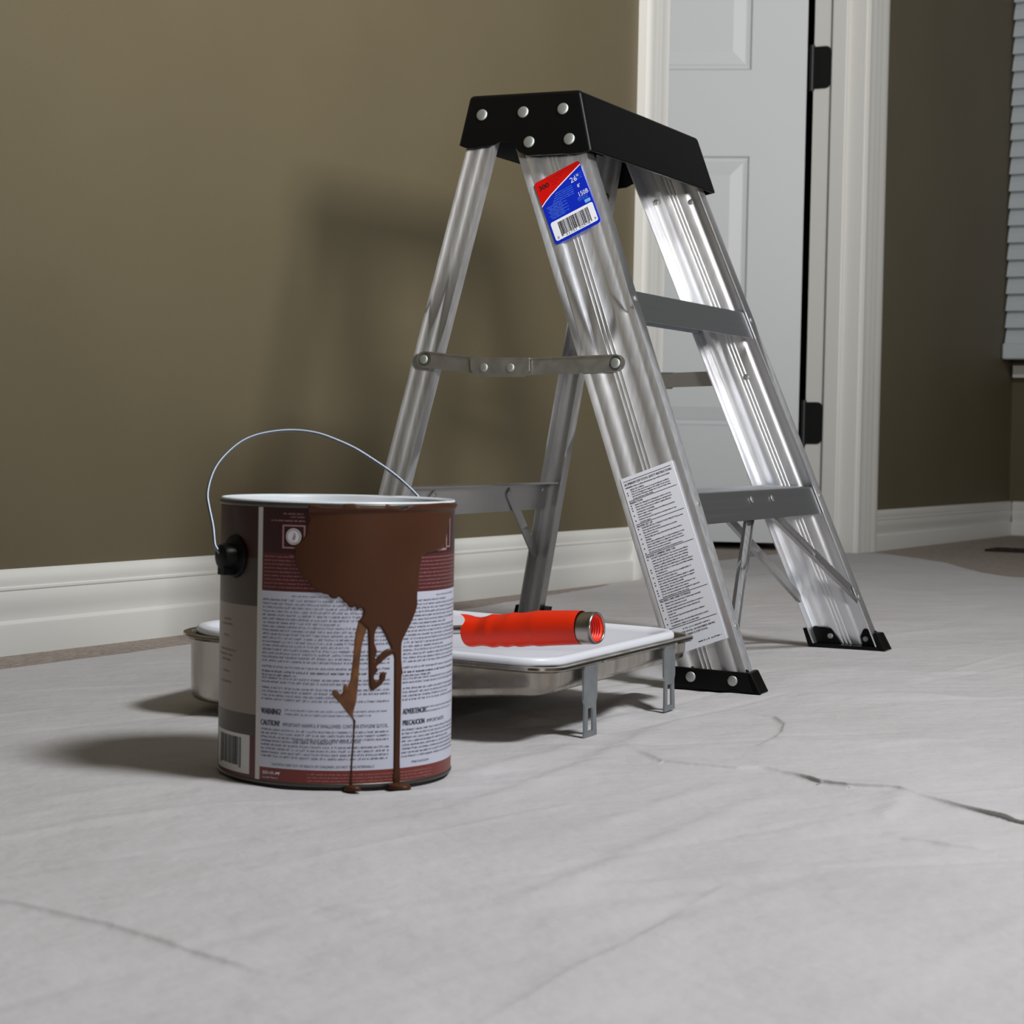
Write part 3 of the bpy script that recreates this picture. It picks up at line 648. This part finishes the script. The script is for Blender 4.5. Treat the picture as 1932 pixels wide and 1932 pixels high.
secs = [(.078, 'READ ALL LABELS', ['Only use step stool if you are in good physical condition.', 'Step stool designed to support the weight of one person', 'and material. Maximum weight not to exceed duty rating', 'of step stool (see other label).'], .1295),
 (.150, 'INSPECTION', ['Inspect for damaged or missing parts before each use.', 'Never use a step stool with missing or damaged parts.', 'Check all parts for good condition. Lightly lubricate', 'moving parts occasionally.', 'Never repair a damaged step stool without permission', 'from manufacturer.', 'Destroy step stool if exposed to excessive heat or any', 'corrosive agent.'], .263),
 (.284, 'PROPER SET UP', ['DANGER! METAL CONDUCTS ELECTRICITY! Keep away', 'from any electrical source.', 'Place all four feet on firm level ground to prevent', 'excessive movement.', 'Always fully open step stool and lock spreaders before', 'climbing.', 'Never place anything under or attach anything to a step', 'stool to gain height or to adjust for uneven surfaces.', 'When set up is required on a slippery surface, secure', 'step stool to prevent movement.', 'Do not use step stool in front of unlocked doors.'], .436),
 (.458, 'PROPER CLIMBING AND USE', ['DO NOT OVER-REACH. You may lose your balance', 'and/or tip the step stool. Keep center of belt buckle', 'between side rails and face the stool when climbing,', 'pushing or pulling anything while on the step stool.', 'Do not climb step stool with heavy or awkward objects.', 'Never walk, bounce or move step stool while standing', 'or climbing on it.', 'Never use closed step stool as a straight ladder. It', 'may slip out from under you.', 'Never use step stool as a platform, plank or scaffold.', 'Use caution when pushing or using tools to support', 'other means. You may trip and fall.', 'Never stand, climb or sit on step stool top or rear.', 'Windy conditions require extra caution.', 'Do not use any components not supplied or approved', 'by the manufacturer of this step stool.'], .690),
 (.711, 'PROPER CARE AND STORAGE', ['Always keep step stool clean of all foreign materials.', 'Never store material on stool.', 'Properly support and secure stool when in transit or', 'storage. Keep damage from transit vibration by', 'proper use.', 'Do not leave step stool unattended where children', 'are present.', 'For additional care, use and safety instructions contact', 'manufacturer, dealer or see other label.'], .852)]
for y0, head, lines, y1 in secs:
    line(head, .04 if head[0] != 'R' else .12, y0, .0021 if head[0] != 'R' else .0016)
    dy = (y1 - y0) / len(lines)
    for k, b in enumerate(lines):
        line(b, .12, y0 + dy * (k + .95), .00155, wmax=.84 * SWd)
        if b[0].isupper(): rect(m, f2, .045 * SWd, .065 * SWd, -(y0 + dy * (k + .95)) * SHt, -(y0 + dy * (k + .95)) * SHt + .0012)
line('STEP STOOL, AS DESCRIBED ABOVE,', .25, .903, .0019, wmax=.64 * SWd); line('MAKE A STEP STOOL.', .36, .920, .0019)
greek(m, f2, .3 * SWd, .85 * SWd, -.883 * SHt, .0015); greek(m, f2, .50 * SWd, .97 * SWd, -.975 * SHt, .0017)
m.build('label_print', 'ink_black', stk)['kind'] = 'stuff'

# ------------------------------------------------------------------ paint can
RC = .0838; CH = .1955
can = empty('paint_can', (-.12477, 1.46545, 0)); tag(can, 'gallon paint can with a maroon and white label and brown paint running down its side', 'paint can')
def CYL(deg, z, r=RC): a = math.radians(deg); return Vector((r * math.sin(a), -r * math.cos(a), z))
zrows = [.0016, .0035, .0052, .0119, .0322, .047, .122, .1334, .155, .1595, .1905]
S0, S1, B0, B1 = -35.9, -33.1, -75.5, -39.8
ths = sorted(set([S0, S1, B0, B1, -120.0] + [round(-180 + 3 * k, 2) for k in range(120) if min(abs(-180 + 3 * k - q) for q in (S0, S1, B0, B1)) > 1.0]))
CM = ['label_maroon_dark', 'label_maroon', 'label_brick', 'label_white', 'label_stripe', 'label_taupe', 'label_olive']
def zone(t, z):
    if S0 < t < S1: return 4
    if -125 < t < S0:
        if B0 < t < B1 and .0052 < z < .0322: return 4
        if z > .155: return 0
        if z > .122: return 6
        if z > .047: return 5
        if z > .0322: return 6
        return 6 if t < B0 + 4 else 1
    if z > .1595: return 0
    if z > .1334: return 1
    return 3 if z > .0119 else 2
m = MB(); nT = len(ths)
m.v = [tuple(CYL(t, z)) for z in zrows for t in ths]
for i in range(len(zrows) - 1):
    for j in range(nT):
        j2 = (j + 1) % nT; t1_ = ths[j2] if j2 else 180.0
        m.f.append((i * nT + j, i * nT + j2, (i + 1) * nT + j2, (i + 1) * nT + j)); m.m.append(zone((ths[j] + t1_) / 2, (zrows[i] + zrows[i + 1]) / 2))
body = m.build('body', CM, can, smooth=True)
m = MB(); m.lathe([(.0800, .0026), (.0828, .0004), (.0836, .0), (.0843, .0008), (.0843, .0020), (.0839, .0027), (.0836, .0030)], 96); m.build('bottom_rim', 'rim_metal', can, smooth=True)
m = MB(); m.lathe([(.0836, .1905), (.0843, .1908), (.0848, .1916), (.0848, .1930), (.0844, .1940), (.0836, .1944)], 96); m.build('rim', 'rim_metal', can, smooth=True)
m = MB(); m.lathe([(.0838, .1943), (.0836, .1952), (.0830, .1956), (.0822, .1952), (.0818, .1940), (.0800, .1936), (.0790, .1948), (.0780, .1950), (.0772, .1940), (.0770, .1800)], 96); m.build('inner_ring', 'rim_plastic', can, smooth=True)
m = MB(); m.lathe([(.0770, .182), (.0822, .178), (.0826, .02), (.0822, .004), (.0001, .003)], 64); m.build('inner_wall', 'can_inside', can, smooth=True)
m = MB(); m.lathe([(.0824, .136), (.080, .1352), (.04, .135), (.0001, .135)], 64); m.build('paint_surface', 'paint_brown', can, smooth=True)

def bary_dist(P, px, py):
    """distance of grid points to a closed outline and inside test"""
    P = np.array(P); Q = np.roll(P, -1, 0); best = np.full(px.shape, 9.); ins = np.zeros(px.shape, bool); bx = px.copy(); by = py.copy()
    for (ax, ay), (bx_, by_) in zip(P, Q):
        dx, dy = bx_ - ax, by_ - ay; L2 = dx * dx + dy * dy + 1e-18
        t = np.clip(((px - ax) * dx + (py - ay) * dy) / L2, 0, 1); qx, qy = ax + t * dx, ay + t * dy; r = np.hypot(px - qx, py - qy)
        b = r < best; best = np.where(b, r, best); bx = np.where(b, qx, bx); by = np.where(b, qy, by)
        c = ((ay > py) != (by_ > py)); xi = ax + (py - ay) * dx / (dy if abs(dy) > 1e-12 else 1e-12); ins ^= c & (px < xi)
    return best, ins, bx, by
def chaikin(P, n=2):
    P = [np.array(p, float) for p in P]
    for _ in range(n):
        o_ = []
        for a, b in zip(P, P[1:] + P[:1]): o_ += [a * .8 + b * .2, a * .2 + b * .8]
        P = o_
    return P
def paint_patch(name, outline, holes, mname, thick, parent, step=.0006, wdt=.0016, n=1):
    cv = lambda L: [(math.radians(a) * RC, z / 1000) for a, z in L]
    out = chaikin(cv(outline), n); hol = [chaikin(cv(h), n) for h in holes]
    A = np.array(out); gx = np.arange(A[:, 0].min() - step, A[:, 0].max() + 2 * step, step); gz = np.arange(A[:, 1].min() - step, A[:, 1].max() + 2 * step, step)
    X, Z = np.meshgrid(gx, gz); d, ins, bx, bz = bary_dist(out, X, Z)
    for h in hol:
        d2, i2, bx2, bz2 = bary_dist(h, X, Z); c = d2 < d; d = np.where(c, d2, d); bx = np.where(c, bx2, bx); bz = np.where(c, bz2, bz); ins &= ~i2
    cell = ins[:-1, :-1] | ins[1:, :-1] | ins[:-1, 1:] | ins[1:, 1:]
    use = np.zeros(X.shape, bool)
    for a in (slice(None, -1), slice(1, None)):
        for b in (slice(None, -1), slice(1, None)): use[a, b] |= cell
    out_v = use & ~ins; X = np.where(out_v, bx, X); Z = np.where(out_v, bz, Z); d = np.where(out_v, 0, d)
    k = np.clip(d / wdt, 0, 1); hgt = thick * np.sqrt(1 - (1 - k) ** 2) + .00005
    idm = -np.ones(X.shape, int); idm[use] = np.arange(use.sum())
    xs, zs, hs = X[use], Z[use], hgt[use]
    # the top rim stands a little proud of the label, the paint follows it
    rr = RC + hs + np.where(zs > .1885, .0016 * np.clip((zs - .1885) / .0022, 0, 1), 0)
    mb = MB(); mb.v = [(r * math.sin(x / RC), -r * math.cos(x / RC), z) for x, z, r in zip(xs, zs, rr)]
    ii, jj = np.nonzero(cell)
    mb.f = [(int(idm[i, j]), int(idm[i, j + 1]), int(idm[i + 1, j + 1]), int(idm[i + 1, j])) for i, j in zip(ii, jj)]; mb.m = [0] * len(mb.f)
    return mb.build(name, mname, parent, smooth=True)
main = [(-8.65, 193.5), (-9.63, 188.3), (-8.69, 183.5), (-10.21, 178.6), (-9.82, 174.7), (-11.16, 170.7), (-13.2, 167.3), (-16.0, 165.2), (-15.61, 161.8), (-15.93, 158.9), (-15.52, 154.0), (-12.97, 146.4), (-11.2, 143.0), (-9.13, 142.2), (-8.07, 138.3), (-5.34, 135.5), (-3.31, 134.1), (-1.63, 132.7), (0.7, 132.3), (1.72, 129.9), (4.37, 129.5), (5.34, 131.4), (7.01, 129.5), (8.03, 127.1), (9.36, 126.6), (10.05, 124.2), (12.06, 123.2), (13.04, 125.2), (14.43, 121.3), (15.41, 123.7), (16.78, 122.7), (17.15, 119.8), (15.84, 115.9), (14.51, 114.0), (16.21, 113.0), (18.29, 110.0),
 (19.39, 109.0), (19.74, 98.8), (20.04, 85.3), (20.28, 73.1), (20.72, 68.3), (21.8, 66.6), (23.25, 67.5), (26.68, 70.7), (28.41, 74.0), (28.87, 77.4), (27.83, 79.5), (26.58, 78.9), (25.35, 76.9), (25.64, 74.2), (23.67, 73.3), (22.67, 75.0), (23.12, 78.4), (25.07, 80.3), (23.81, 82.4), (24.52, 84.4), (25.75, 85.0), (27.48, 87.7), (30.0, 90.3),
 (32.86, 92.1), (33.04, 77.8), (33.21, 57.3), (33.43, 36.8), (33.59, 16.3), (33.56, 10.1), (33.18, 6.8), (33.4, 1.0), (37.2, 1.0), (37.56, 7.6), (37.03, 13.2), (37.03, 29.6), (37.06, 43.3), (37.15, 57.0), (37.17, 76.1), (37.82, 77.4), (37.05, 84.3), (36.8, 94.6), (37.11, 100.0), (39.59, 106.0), (42.45, 112.7), (44.81, 119.3), (46.0, 124.7),
 (45.75, 128.5), (45.86, 133.4), (46.46, 142.3), (47.71, 152.1), (48.56, 159.0), (58.85, 161.0), (65.69, 162.6), (67.22, 165.0), (69.59, 171.9), (69.95, 177.9), (73.16, 182.8), (75.24, 187.8), (80.99, 190.6), (85.64, 193.4),
 (66.39, 194.8), (49.44, 194.4), (39.52, 193.8), (36.5, 190.5), (30.84, 192.8), (27.13, 194.3), (26.43, 192.6), (19.39, 192.9), (13.3, 192.5), (12.62, 194.6), (7.31, 194.4), (6.67, 192.2), (-1.93, 192.1), (-5.5, 193.6)]
hole = [(22.63, 99.4), (22.8, 105.5), (23.73, 109.5), (24.7, 110.9), (25.95, 109.5), (28.02, 104.6), (29.88, 99.1), (31.5, 94.9), (29.42, 95.0), (27.4, 93.8), (24.94, 90.5), (23.5, 87.8), (22.78, 86.5), (23.47, 90.6), (24.17, 93.2), (23.65, 96.0)]
spill = paint_patch('paint_spill', main, [hole], 'paint_brown', .0012, can)
amber = [(14.85, 114.4), (14.2, 109.7), (13.34, 103.6), (12.96, 95.5), (12.58, 88.1), (11.98, 80.0), (11.57, 74.6), (10.91, 71.9), (10.49, 68.5), (9.3, 71.9), (8.17, 69.9), (8.21, 65.8), (6.86, 63.8), (5.91, 66.5), (4.06, 67.8), (2.94, 65.8), (3.66, 63.1), (5.52, 60.4), (7.38, 57.7), (9.27, 53.6), (11.62, 49.6), (13.5, 47.2), (12.99, 50.9), (13.65, 54.9), (14.53, 59.7), (14.92, 66.4), (15.31, 73.2), (15.67, 82.7), (16.05, 90.8), (16.9, 98.9), (18.01, 104.9), (19.14, 109.6), (17.44, 113.7)]
sm = paint_patch('paint_smear', amber, [], 'paint_amber', .0004, can); sm['label'] = 'thin amber smear beside the thick drips'
thin = [(11.62, 49.6), (13.27, 46.8), (13.32, 42.8), (13.16, 36.0), (12.88, 27.9), (12.49, 20.4), (12.37, 14.3), (12.15, 9.6), (11.74, 1.0), (13.41, 1.0), (13.22, 9.5), (13.12, 14.3), (13.24, 20.4), (13.57, 27.8), (13.86, 36.0), (14.11, 42.7), (14.35, 46.1), (13.49, 47.8)]
paint_patch('paint_drip', thin, [], 'paint_brown', .0006, can, step=.0004, wdt=.0007)
for (x, y, a, b, rot) in ((-.0738, 1.3925, .0085, .0048, -.35), (-.1052, 1.3805, .0060, .0026, -.25)):   # where the drips reach the cloth
    m = MB(); n = 24; rings = []
    for k, (s_, z) in enumerate(((1, -.0012), (1.0, .0006), (.86, .0017), (.5, .0024), (.02, .0026))):
        rings.append([(x + .12477 + s_ * (a * math.cos(t) * math.cos(rot) - b * math.sin(t) * math.sin(rot)) , y - 1.46545 + s_ * (a * math.cos(t) * math.sin(rot) + b * 1.6 * math.sin(t) * math.cos(rot)), z) for t in [2 * math.pi * q / n for q in range(n)]])
    m.loft(rings); m.build('paint_puddle', 'paint_brown', can, smooth=True)

# print on the label
def lab(r): return lambda x, y: CYL(math.degrees(x / RC), y, r)
fl_ = lab(RC + .00018); dg = lambda d: math.radians(d) * RC
rnd = random.Random(21)
m = MB()
for t0_, t1_, z, h in ((-21.6, -11, .1862, .0011), (-18, -10, .1840, .0011), (-28.2, -9.2, .1813, .0013), (-18.5, -11, .1572, .0015), (-5, 3, .1567, .0012)): greek(m, fl_, dg(t0_), dg(t1_), z, h, rnd=rnd)
for k in range(9):
    greek(m, fl_, dg(-31.8), dg(-2), .1566 - k * .0026, .0010, rnd=rnd); greek(m, fl_, dg(47), dg(92), .1566 - k * .0026, .0010, rnd=rnd)
for k in range(3): greek(m, fl_, dg(-8), dg(62), .0086 - k * .0022, .0010, rnd=rnd)
for a in ((-22, -21.2, .163, .179), (-11.3, -10.5, .163, .179), (-22, -10.5, .1781, .179), (-22, -10.5, .163, .1639)): rect(m, fl_, dg(a[0]), dg(a[1]), a[2], a[3], nx=4)
for a in ((69.5, 70.6, .164, .183), (74, 75, .164, .186), (59, 70, .1612, .1628), (69.5, 75, .163, .164)): rect(m, fl_, dg(a[0]), dg(a[1]), a[2], a[3], nx=3)
m.build('pink_print', 'ink_pink', can)['kind'] = 'stuff'
m = MB(); k = 28; m.add([fl_(dg(-16.3) + .0056 * math.cos(2 * math.pi * q / k), .1712 + .0056 * math.sin(2 * math.pi * q / k)) for q in range(k)], [tuple(range(k))])
put_text(m, fl_, 'BEHR', dg(-31.2), .0072, .0023, width=dg(6.6)); 
m.add([fl_(dg(-24.2) + x * .004, .0072 + y * .0023) for x, y in ((0, 0), (.15, 0), (.2, .35), (.6, .35), (.65, 0), (.8, 0), (.85, .5), (1, .75), (.95, .95), (.75, .8), (.3, .85), (.05, .6))], [tuple(range(12))])
greek(m, fl_, dg(-31.2), dg(-22), .0046, .0011, rnd=rnd)
m.build('white_print', 'sticker_white', can)['kind'] = 'stuff'
m = MB(); f5 = lab(RC + .0003); kk = 28
ring_ = lambda r: [f5(dg(-16.3) + r * math.cos(2 * math.pi * q / kk), .1712 + r * math.sin(2 * math.pi * q / kk)) for q in range(kk)]
m.loft([ring_(.0050), ring_(.0044)], caps=False); m.add([f5(dg(-16.3) + x * .001, .1712 + y * .001) for x, y in ((-.4, -2.6), (1.2, -2.0), (1.6, .4), (.9, 2.6), (.3, 2.4), (.2, .2), (-.7, -.6))], [tuple(range(7))]); m.build('icon_mark', 'ink_pink', can)['kind'] = 'stuff'
m = MB()
LZ = .1272; cols = ((-32.4, 32.6), (38.0, 88))
greek(m, fl_, dg(-17), dg(2), .1300, .0012, rnd=rnd); greek(m, fl_, dg(60), dg(84), .1300, .0012, rnd=rnd)
z = .1268; row = 0
while z > .0170:
    if .0755 < z < .0800 or .0395 < z < .0560: pass
    else:
        for c0, c1 in cols: greek(m, fl_, dg(c0), dg(c1), z, .00155, fill=.98 if row % 6 else rnd.uniform(.5, .8), rnd=rnd)
    z -= .00262; row += 1
    if row in (17, 22): z -= .0014
for c0, c1 in cols:
    greek(m, fl_, dg(c0 + 13), dg(c1), .0518, .0013, rnd=rnd); greek(m, fl_, dg(c0 + 13), dg(c1), .0490, .0013, fill=.8, rnd=rnd)
m.build('small_print', 'ink_grey', can)['kind'] = 'stuff'
m = MB()
for c0, c1 in cols:
    greek(m, fl_, dg(c0), dg(c1), .0776, .0016, rnd=rnd); greek(m, fl_, dg(c0), dg(c0 + 20), .0752, .0014, rnd=rnd)
for q_ in (0, .25): put_text(m, fl_, 'WARNING!', dg(-32.7 + q_), .0486, .0043, width=dg(11)); put_text(m, fl_, 'CAUTION!', dg(-32.9 + q_), .0408, .0040, width=dg(10.6)); put_text(m, fl_, 'ADVERTENCIA!', dg(38.2 + q_), .0490, .0040, width=dg(15)); put_text(m, fl_, 'PRECAUCION', dg(38.2 + q_), .0412, .0038, width=dg(14))
put_text(m, fl_, 'IMPORTANT! HARMFUL IF SWALLOWED. CONTAINS ETHYLENE GLYCOL.', dg(-20.5), .0410, .0026, width=dg(51))
put_text(m, fl_, 'IMPORTANTE', dg(54), .0414, .0026, width=dg(16)); 
put_text(m, fl_, 'USE ONLY WITH ADEQUATE VENTILATION.', dg(-15), .0305, .0020, width=dg(32))
put_text(m, fl_, 'CAUTION: KEEP OUT OF REACH OF CHILDREN. DO NOT TAKE INTERNALLY.', dg(-26), .0136, .0018, width=dg(50))
put_text(m, fl_, 'PRECAUCION', dg(44), .0146, .0016, width=dg(12))
m.build('bold_print', 'ink_dark', can)['kind'] = 'stuff'
m = MB()
for z, a, b in ((.110, -66, -56), (.1065, -68, -54), (.0985, -66, -58), (.0885, -70, -50), (.0850, -72, -52), (.0815, -68, -55), (.0735, -66, -57), (.0660, -69, -55)): greek(m, fl_, dg(a), dg(b), z, .0016, rnd=rnd)
m.build('side_print', 'ink_taupe', can)['kind'] = 'stuff'
m = MB(); x = -69.0
while x < -46:
    b = rnd.choice((.3, .5, .8)); rect(m, fl_, dg(x), dg(x + b), .0100 if x > -67 and x < -48 else .0085, .0298); x += b + rnd.choice((.25, .4, .6))
m.build('barcode', 'label_black', can)['kind'] = 'stuff'

# ears and wire bail
ET = -53.3
for dgr in (ET, ET + 180):
    a = math.radians(dgr); dr = Vector((math.sin(a), -math.cos(a), 0))
    M = Matrix.Translation(CYL(dgr, .1552, RC - .0008)) @ dr.to_track_quat('Z', 'Y').to_matrix().to_4x4()
    m = MB(); m.lathe([(.0150, 0), (.0153, .0012), (.0146, .0026), (.0110, .0036), (.0096, .0044), (.0092, .0100), (.0084, .0122), (.0060, .0130), (.0001, .0130)], 28, M); m.box(CYL(dgr, .1475, RC + .0058), (.009, .011, .010), Matrix.Rotation(a, 3, 'Z'))
    autosmooth(m.build('ear', 'black_plastic', can), 40)
e1 = Vector((math.sin(math.radians(ET)), -math.cos(math.radians(ET)), 0))
bp = [(.0915, .0010), (.0933, .0012), (.0953, .0030), (.0966, .0065), (.0971, .0100), (.0948, .0233), (.0938, .0369), (.0924, .0485), (.0873, .0601), (.0794, .0719), (.0684, .0826), (.0529, .0935), (.0365, .1000), (.0164, .1036), (-.0004, .1039), (-.0157, .1014), (-.0293, .0961), (-.0433, .0889), (-.0571, .0785), (-.0696, .0678), (-.0785, .0576), (-.0850, .0484), (-.0900, .0369), (-.0930, .0233), (-.0960, .0100), (-.0950, .0030), (-.0930, .0010), (-.0915, .0008)]
BT = math.radians(-32); bup = Vector((0, 0, math.cos(BT))) + Vector((-e1.y, e1.x, 0)) * math.sin(BT)
def smooth_path(P, n=4):
    out = []
    for i in range(len(P) - 1):
        p0, p1, p2, p3 = (Vector(P[max(i - 1, 0)]), Vector(P[i]), Vector(P[i + 1]), Vector(P[min(i + 2, len(P) - 1)]))
        for k in range(n):
            t = k / n; out.append(.5 * ((2 * p1) + (p2 - p0) * t + (2 * p0 - 5 * p1 + 4 * p2 - p3) * t * t + (3 * p1 - p0 - 3 * p2 + p3) * t ** 3))
    return out + [Vector(P[-1])]
MB().tube(smooth_path([e1 * s_ + Vector((0, 0, .1552)) + bup * z for s_, z in bp]), .00125, 8).build('wire_handle', 'wire', can, smooth=True)

# ------------------------------------------------------------------ roller tray (local x: shallow end -> deep end, y: -across)
TRX = math.atan2(.149, -.3235); TLn, TW = .3562, .334
tray = empty('paint_tray', (.0309, 1.5875, 0), TRX); tag(tray, 'metal paint roller tray on two folding legs behind the paint can', 'paint tray')
rimz = lambda x: .0600 + .0225 * x
botz = lambda x: max(.0105, .0400 - .1230 * max(x, 0))
def tring(inset, zfun, L=TLn, Wd=TW, x0=0, w0=0, rs=.022, rd=.050, n=9):
    P = []
    for cx_, cw_, r, a in ((L - rd, rd, rd, -90), (L - rd, Wd - rd, rd, 0), (rs, Wd - rs, rs, 90), (rs, rs, rs, 180)):
        rr = max(r - inset, .003); k = r - inset - rr       # keep tiny radii once the inset passes the corner
        sx = 1 if cx_ > L / 2 else -1; sw = 1 if cw_ > Wd / 2 else -1
        for q in range(n):
            an = math.radians(a + 90 * q / (n - 1)); x = cx_ + sx * k + rr * math.cos(an); w_ = cw_ + sw * k + rr * math.sin(an)
            P.append((x0 + x, -(w0 + w_), zfun(x0 + x)))
    return P
m = MB(); rings = [tring(i, zf) for i, zf in ((-.0045, lambda x: rimz(x) - .0032), (-.0062, lambda x: rimz(x) - .0012), (-.0058, lambda x: rimz(x) + .0004), (-.0040, lambda x: rimz(x) + .0010), (0, lambda x: rimz(x) + .0006), (.0010, lambda x: rimz(x) - .0010), (.0013, lambda x: botz(x) * .6 + rimz(x) * .4), (.0016, lambda x: botz(x) + .0060), (.0034, lambda x: botz(x) + .0018), (.0075, botz), (.05, botz), (.09, botz), (.13, botz), (.150, botz))]
m.loft(rings, caps=False); m.add(rings[-1], [tuple(range(len(rings[-1])))])
o = autosmooth(m.build('tray_body', 'tray_metal', tray), 50); solidify(o, .0008, 0)
for w0 in (.0555, .2400):
    m = MB(); th = .0016; H = rimz(0) - .004
    X = lambda z: -.0045 - .0035 * (1 - z / H)
    def slab(pts): m.loft([[(X(z), -(w0 + w_ + .10 * z), z) for w_, z in pts], [(X(z) + th, -(w0 + w_ + .10 * z), z) for w_, z in pts]])
    slab([(.000, H - .002), (.0030, H + .0018), (.0270, H + .0018), (.0290, H - .001), (.0286, .0300), (.0262, .0262), (.0262, .0225), (.0022, .0225), (.0022, .0262), (.0002, .0300)])
    slab([(.0020, .0226), (.0088, .0226), (.0082, .0042), (.0012, .0042)]); slab([(.0186, .0226), (.0262, .0226), (.0272, .0042), (.0188, .0042)])
    slab([(.0012, .0043), (.0272, .0043), (.0276, -.0004), (.0008, -.0004)]); m.box((.001, -(w0 + .019), H), (.012, .025, .0016))
    m.build('leg', 'galvanised', tray)
for w_ in (.10, .27):
    m = MB(); m.box((-.0062, -w_, rimz(0) - .0022), (.0022, .006, .0016)); m.build('rim_tab', 'rivet_metal', tray)
# white plastic liner lying in the tray
liner = empty('tray_liner', (.0309, 1.5875, .0135), TRX); tag(liner, 'white plastic liner inside the metal paint tray', 'tray liner')
LZ0 = -.0135
lz = lambda f: (lambda x: f(x) + LZ0)
LL, LW, LX = TLn - .016, TW - .034, .003
spec_ = [(-.0040, lambda x: rimz(x) + .0014), (-.0048, lambda x: rimz(x) + .0030), (-.0046, lambda x: rimz(x) + .0058), (-.0030, lambda x: rimz(x) + .0073), (.0010, lambda x: rimz(x) + .0076), (.0046, lambda x: rimz(x) + .0060), (.0064, lambda x: rimz(x) + .0030), (.0078, lambda x: botz(x) * .55 + rimz(x) * .45), (.0110, lambda x: botz(x) + .0078), (.0140, lambda x: botz(x) + .0040), (.020, lambda x: botz(x) + .0028), (.05, lambda x: botz(x) + .0028), (.09, lambda x: botz(x) + .0028), (.13, lambda x: botz(x) + .0028), (.142, lambda x: botz(x) + .0028)]
rings = [tring(i, lz(f), LL, LW, LX, .001, .030, .048, 11) for i, f in spec_]
m = MB(); m.loft(rings, caps=False); m.add(rings[-1], [tuple(range(len(rings[-1])))])
o = m.build('liner_shell', 'liner_plastic', liner, smooth=True); solidify(o, .0009, 0)

# ------------------------------------------------------------------ paint roller: orange-red handle, its far end hidden by the can
A = Vector((.0739, 1.7055, .0825)); B = A + Vector((-.1095, .0690, -.0100))
roller = empty('paint_roller', (A.x, A.y, A.z - .0138)); tag(roller, 'paint roller with an orange-red grip and metal ferrule lying across the tray', 'paint roller')
ax = (B - A).normalized(); zax = (Vector((0, 0, 1)) - ax * ax.z).normalized(); yax = zax.cross(ax)
HL = (B - A).length
def HP(a, y, z): return A + ax * a + yax * y + zax * z - Vector(roller.location)
# silhouettes of the grip (distance from the grip's plain end, top radius, under radius)
xs_ = [.0150, .020, .045, .058, .063, .070, .0765, .083, .090, .097, .104, .110, .1155, .120, .126, .1305, HL]
top_ = [.0148, .0152, .0155, .0157, .0150, .0143, .0138, .0145, .0132, .0128, .0134, .0116, .0106, .0112, .0124, .0134, .0138]
und_ = [.0138, .0139, .0146, .0152, .0145, .0150, .0157, .0147, .0158, .0148, .0160, .0150, .0144, .0146, .0152, .0150, .0146]
m = MB(); n = 40; rings = []
for i, a in enumerate(np.linspace(.0150, HL, 60)):
    rt_, ru_ = np.interp(a, xs_, top_), np.interp(a, xs_, und_); r_ = []
    for k in range(n):
        t = 2 * math.pi * k / n; c = (1 + math.cos(t)) / 2; r = rt_ * c + ru_ * (1 - c)
        stretch = max(0, (a - HL + .018) / .018)
        tip = .0080 * math.exp(-(((t + math.pi) % (2 * math.pi) - math.pi) / .42) ** 2) - .0035 * math.exp(-((abs((t + math.pi) % (2 * math.pi) - math.pi) - .95) / .35) ** 2)
        r_.append(HP(a + stretch * tip, r * math.sin(t), r * math.cos(t)))
    rings.append(r_)
cen = [HP(HL - .006, .0060 * math.sin(2 * math.pi * k / n), .0060 * math.cos(2 * math.pi * k / n)) for k in range(n)]
rings.append(cen); m.loft(rings, caps=False); m.add(cen, [tuple(range(n))])
grip = autosmooth(m.build('grip', 'red_plastic', roller), 50)
M = Matrix(((yax.x, zax.x, ax.x, 0), (yax.y, zax.y, ax.y, 0), (yax.z, zax.z, ax.z, 0), (0, 0, 0, 1)))
M = Matrix.Translation(A - Vector(roller.location)) @ M
m = MB(); m.lathe([(.0128, .0190), (.0136, .0172), (.0138, .0040), (.0136, .0015), (.0130, .0002), (.0122, .0), (.0116, .0008), (.0113, .0030)], 48, M); m.build('ferrule', 'ferrule_metal', roller, smooth=True)
prof = [(.0113, .0012)]
for k in range(9): prof += [(.0112, .0022 + k * .0024), (.0099, .0034 + k * .0024)]
prof += [(.0095, .0250), (.0001, .0250)]
m = MB(); m.lathe(prof, 40, M); autosmooth(m.build('threaded_socket', 'red_plastic', roller), 30)
def TP(x, w_, z):       # tray coordinates to the roller's own
    c, s_ = math.cos(TRX), math.sin(TRX); return Vector((.0309 + c * x + s_ * w_, 1.5875 + s_ * x - c * w_, z)) - Vector(roller.location)
wA = .119; rodpts = smooth_path([HP(HL - .010, 0, 0), HP(HL + .010, 0, 0), TP(.185, wA + .006, .0690), TP(.205, wA - .004, .0670), TP(.212, .080, .0640), TP(.215, .030, .0600), TP(.228, .022, .0560), TP(.270, .021, .0430), TP(.288, .026, .0400), TP(.290, .060, .0400)], 6)
MB().tube(rodpts, .0041, 12).build('rod', 'steel', roller, smooth=True)
c0, c1 = TP(.290, .042, .0365), TP(.290, .270, .0365); d = (c1 - c0); L_ = d.length
M2 = Matrix.Translation(c0) @ d.to_track_quat('Z', 'Y').to_matrix().to_4x4()
m = MB(); m.lathe([(.0001, 0), (.018, 0), (.0205, .003), (.0212, .010), (.0212, L_ - .010), (.0205, L_ - .003), (.018, L_), (.0001, L_)], 40, M2); m.build('roller_cover', 'nap', roller, smooth=True)
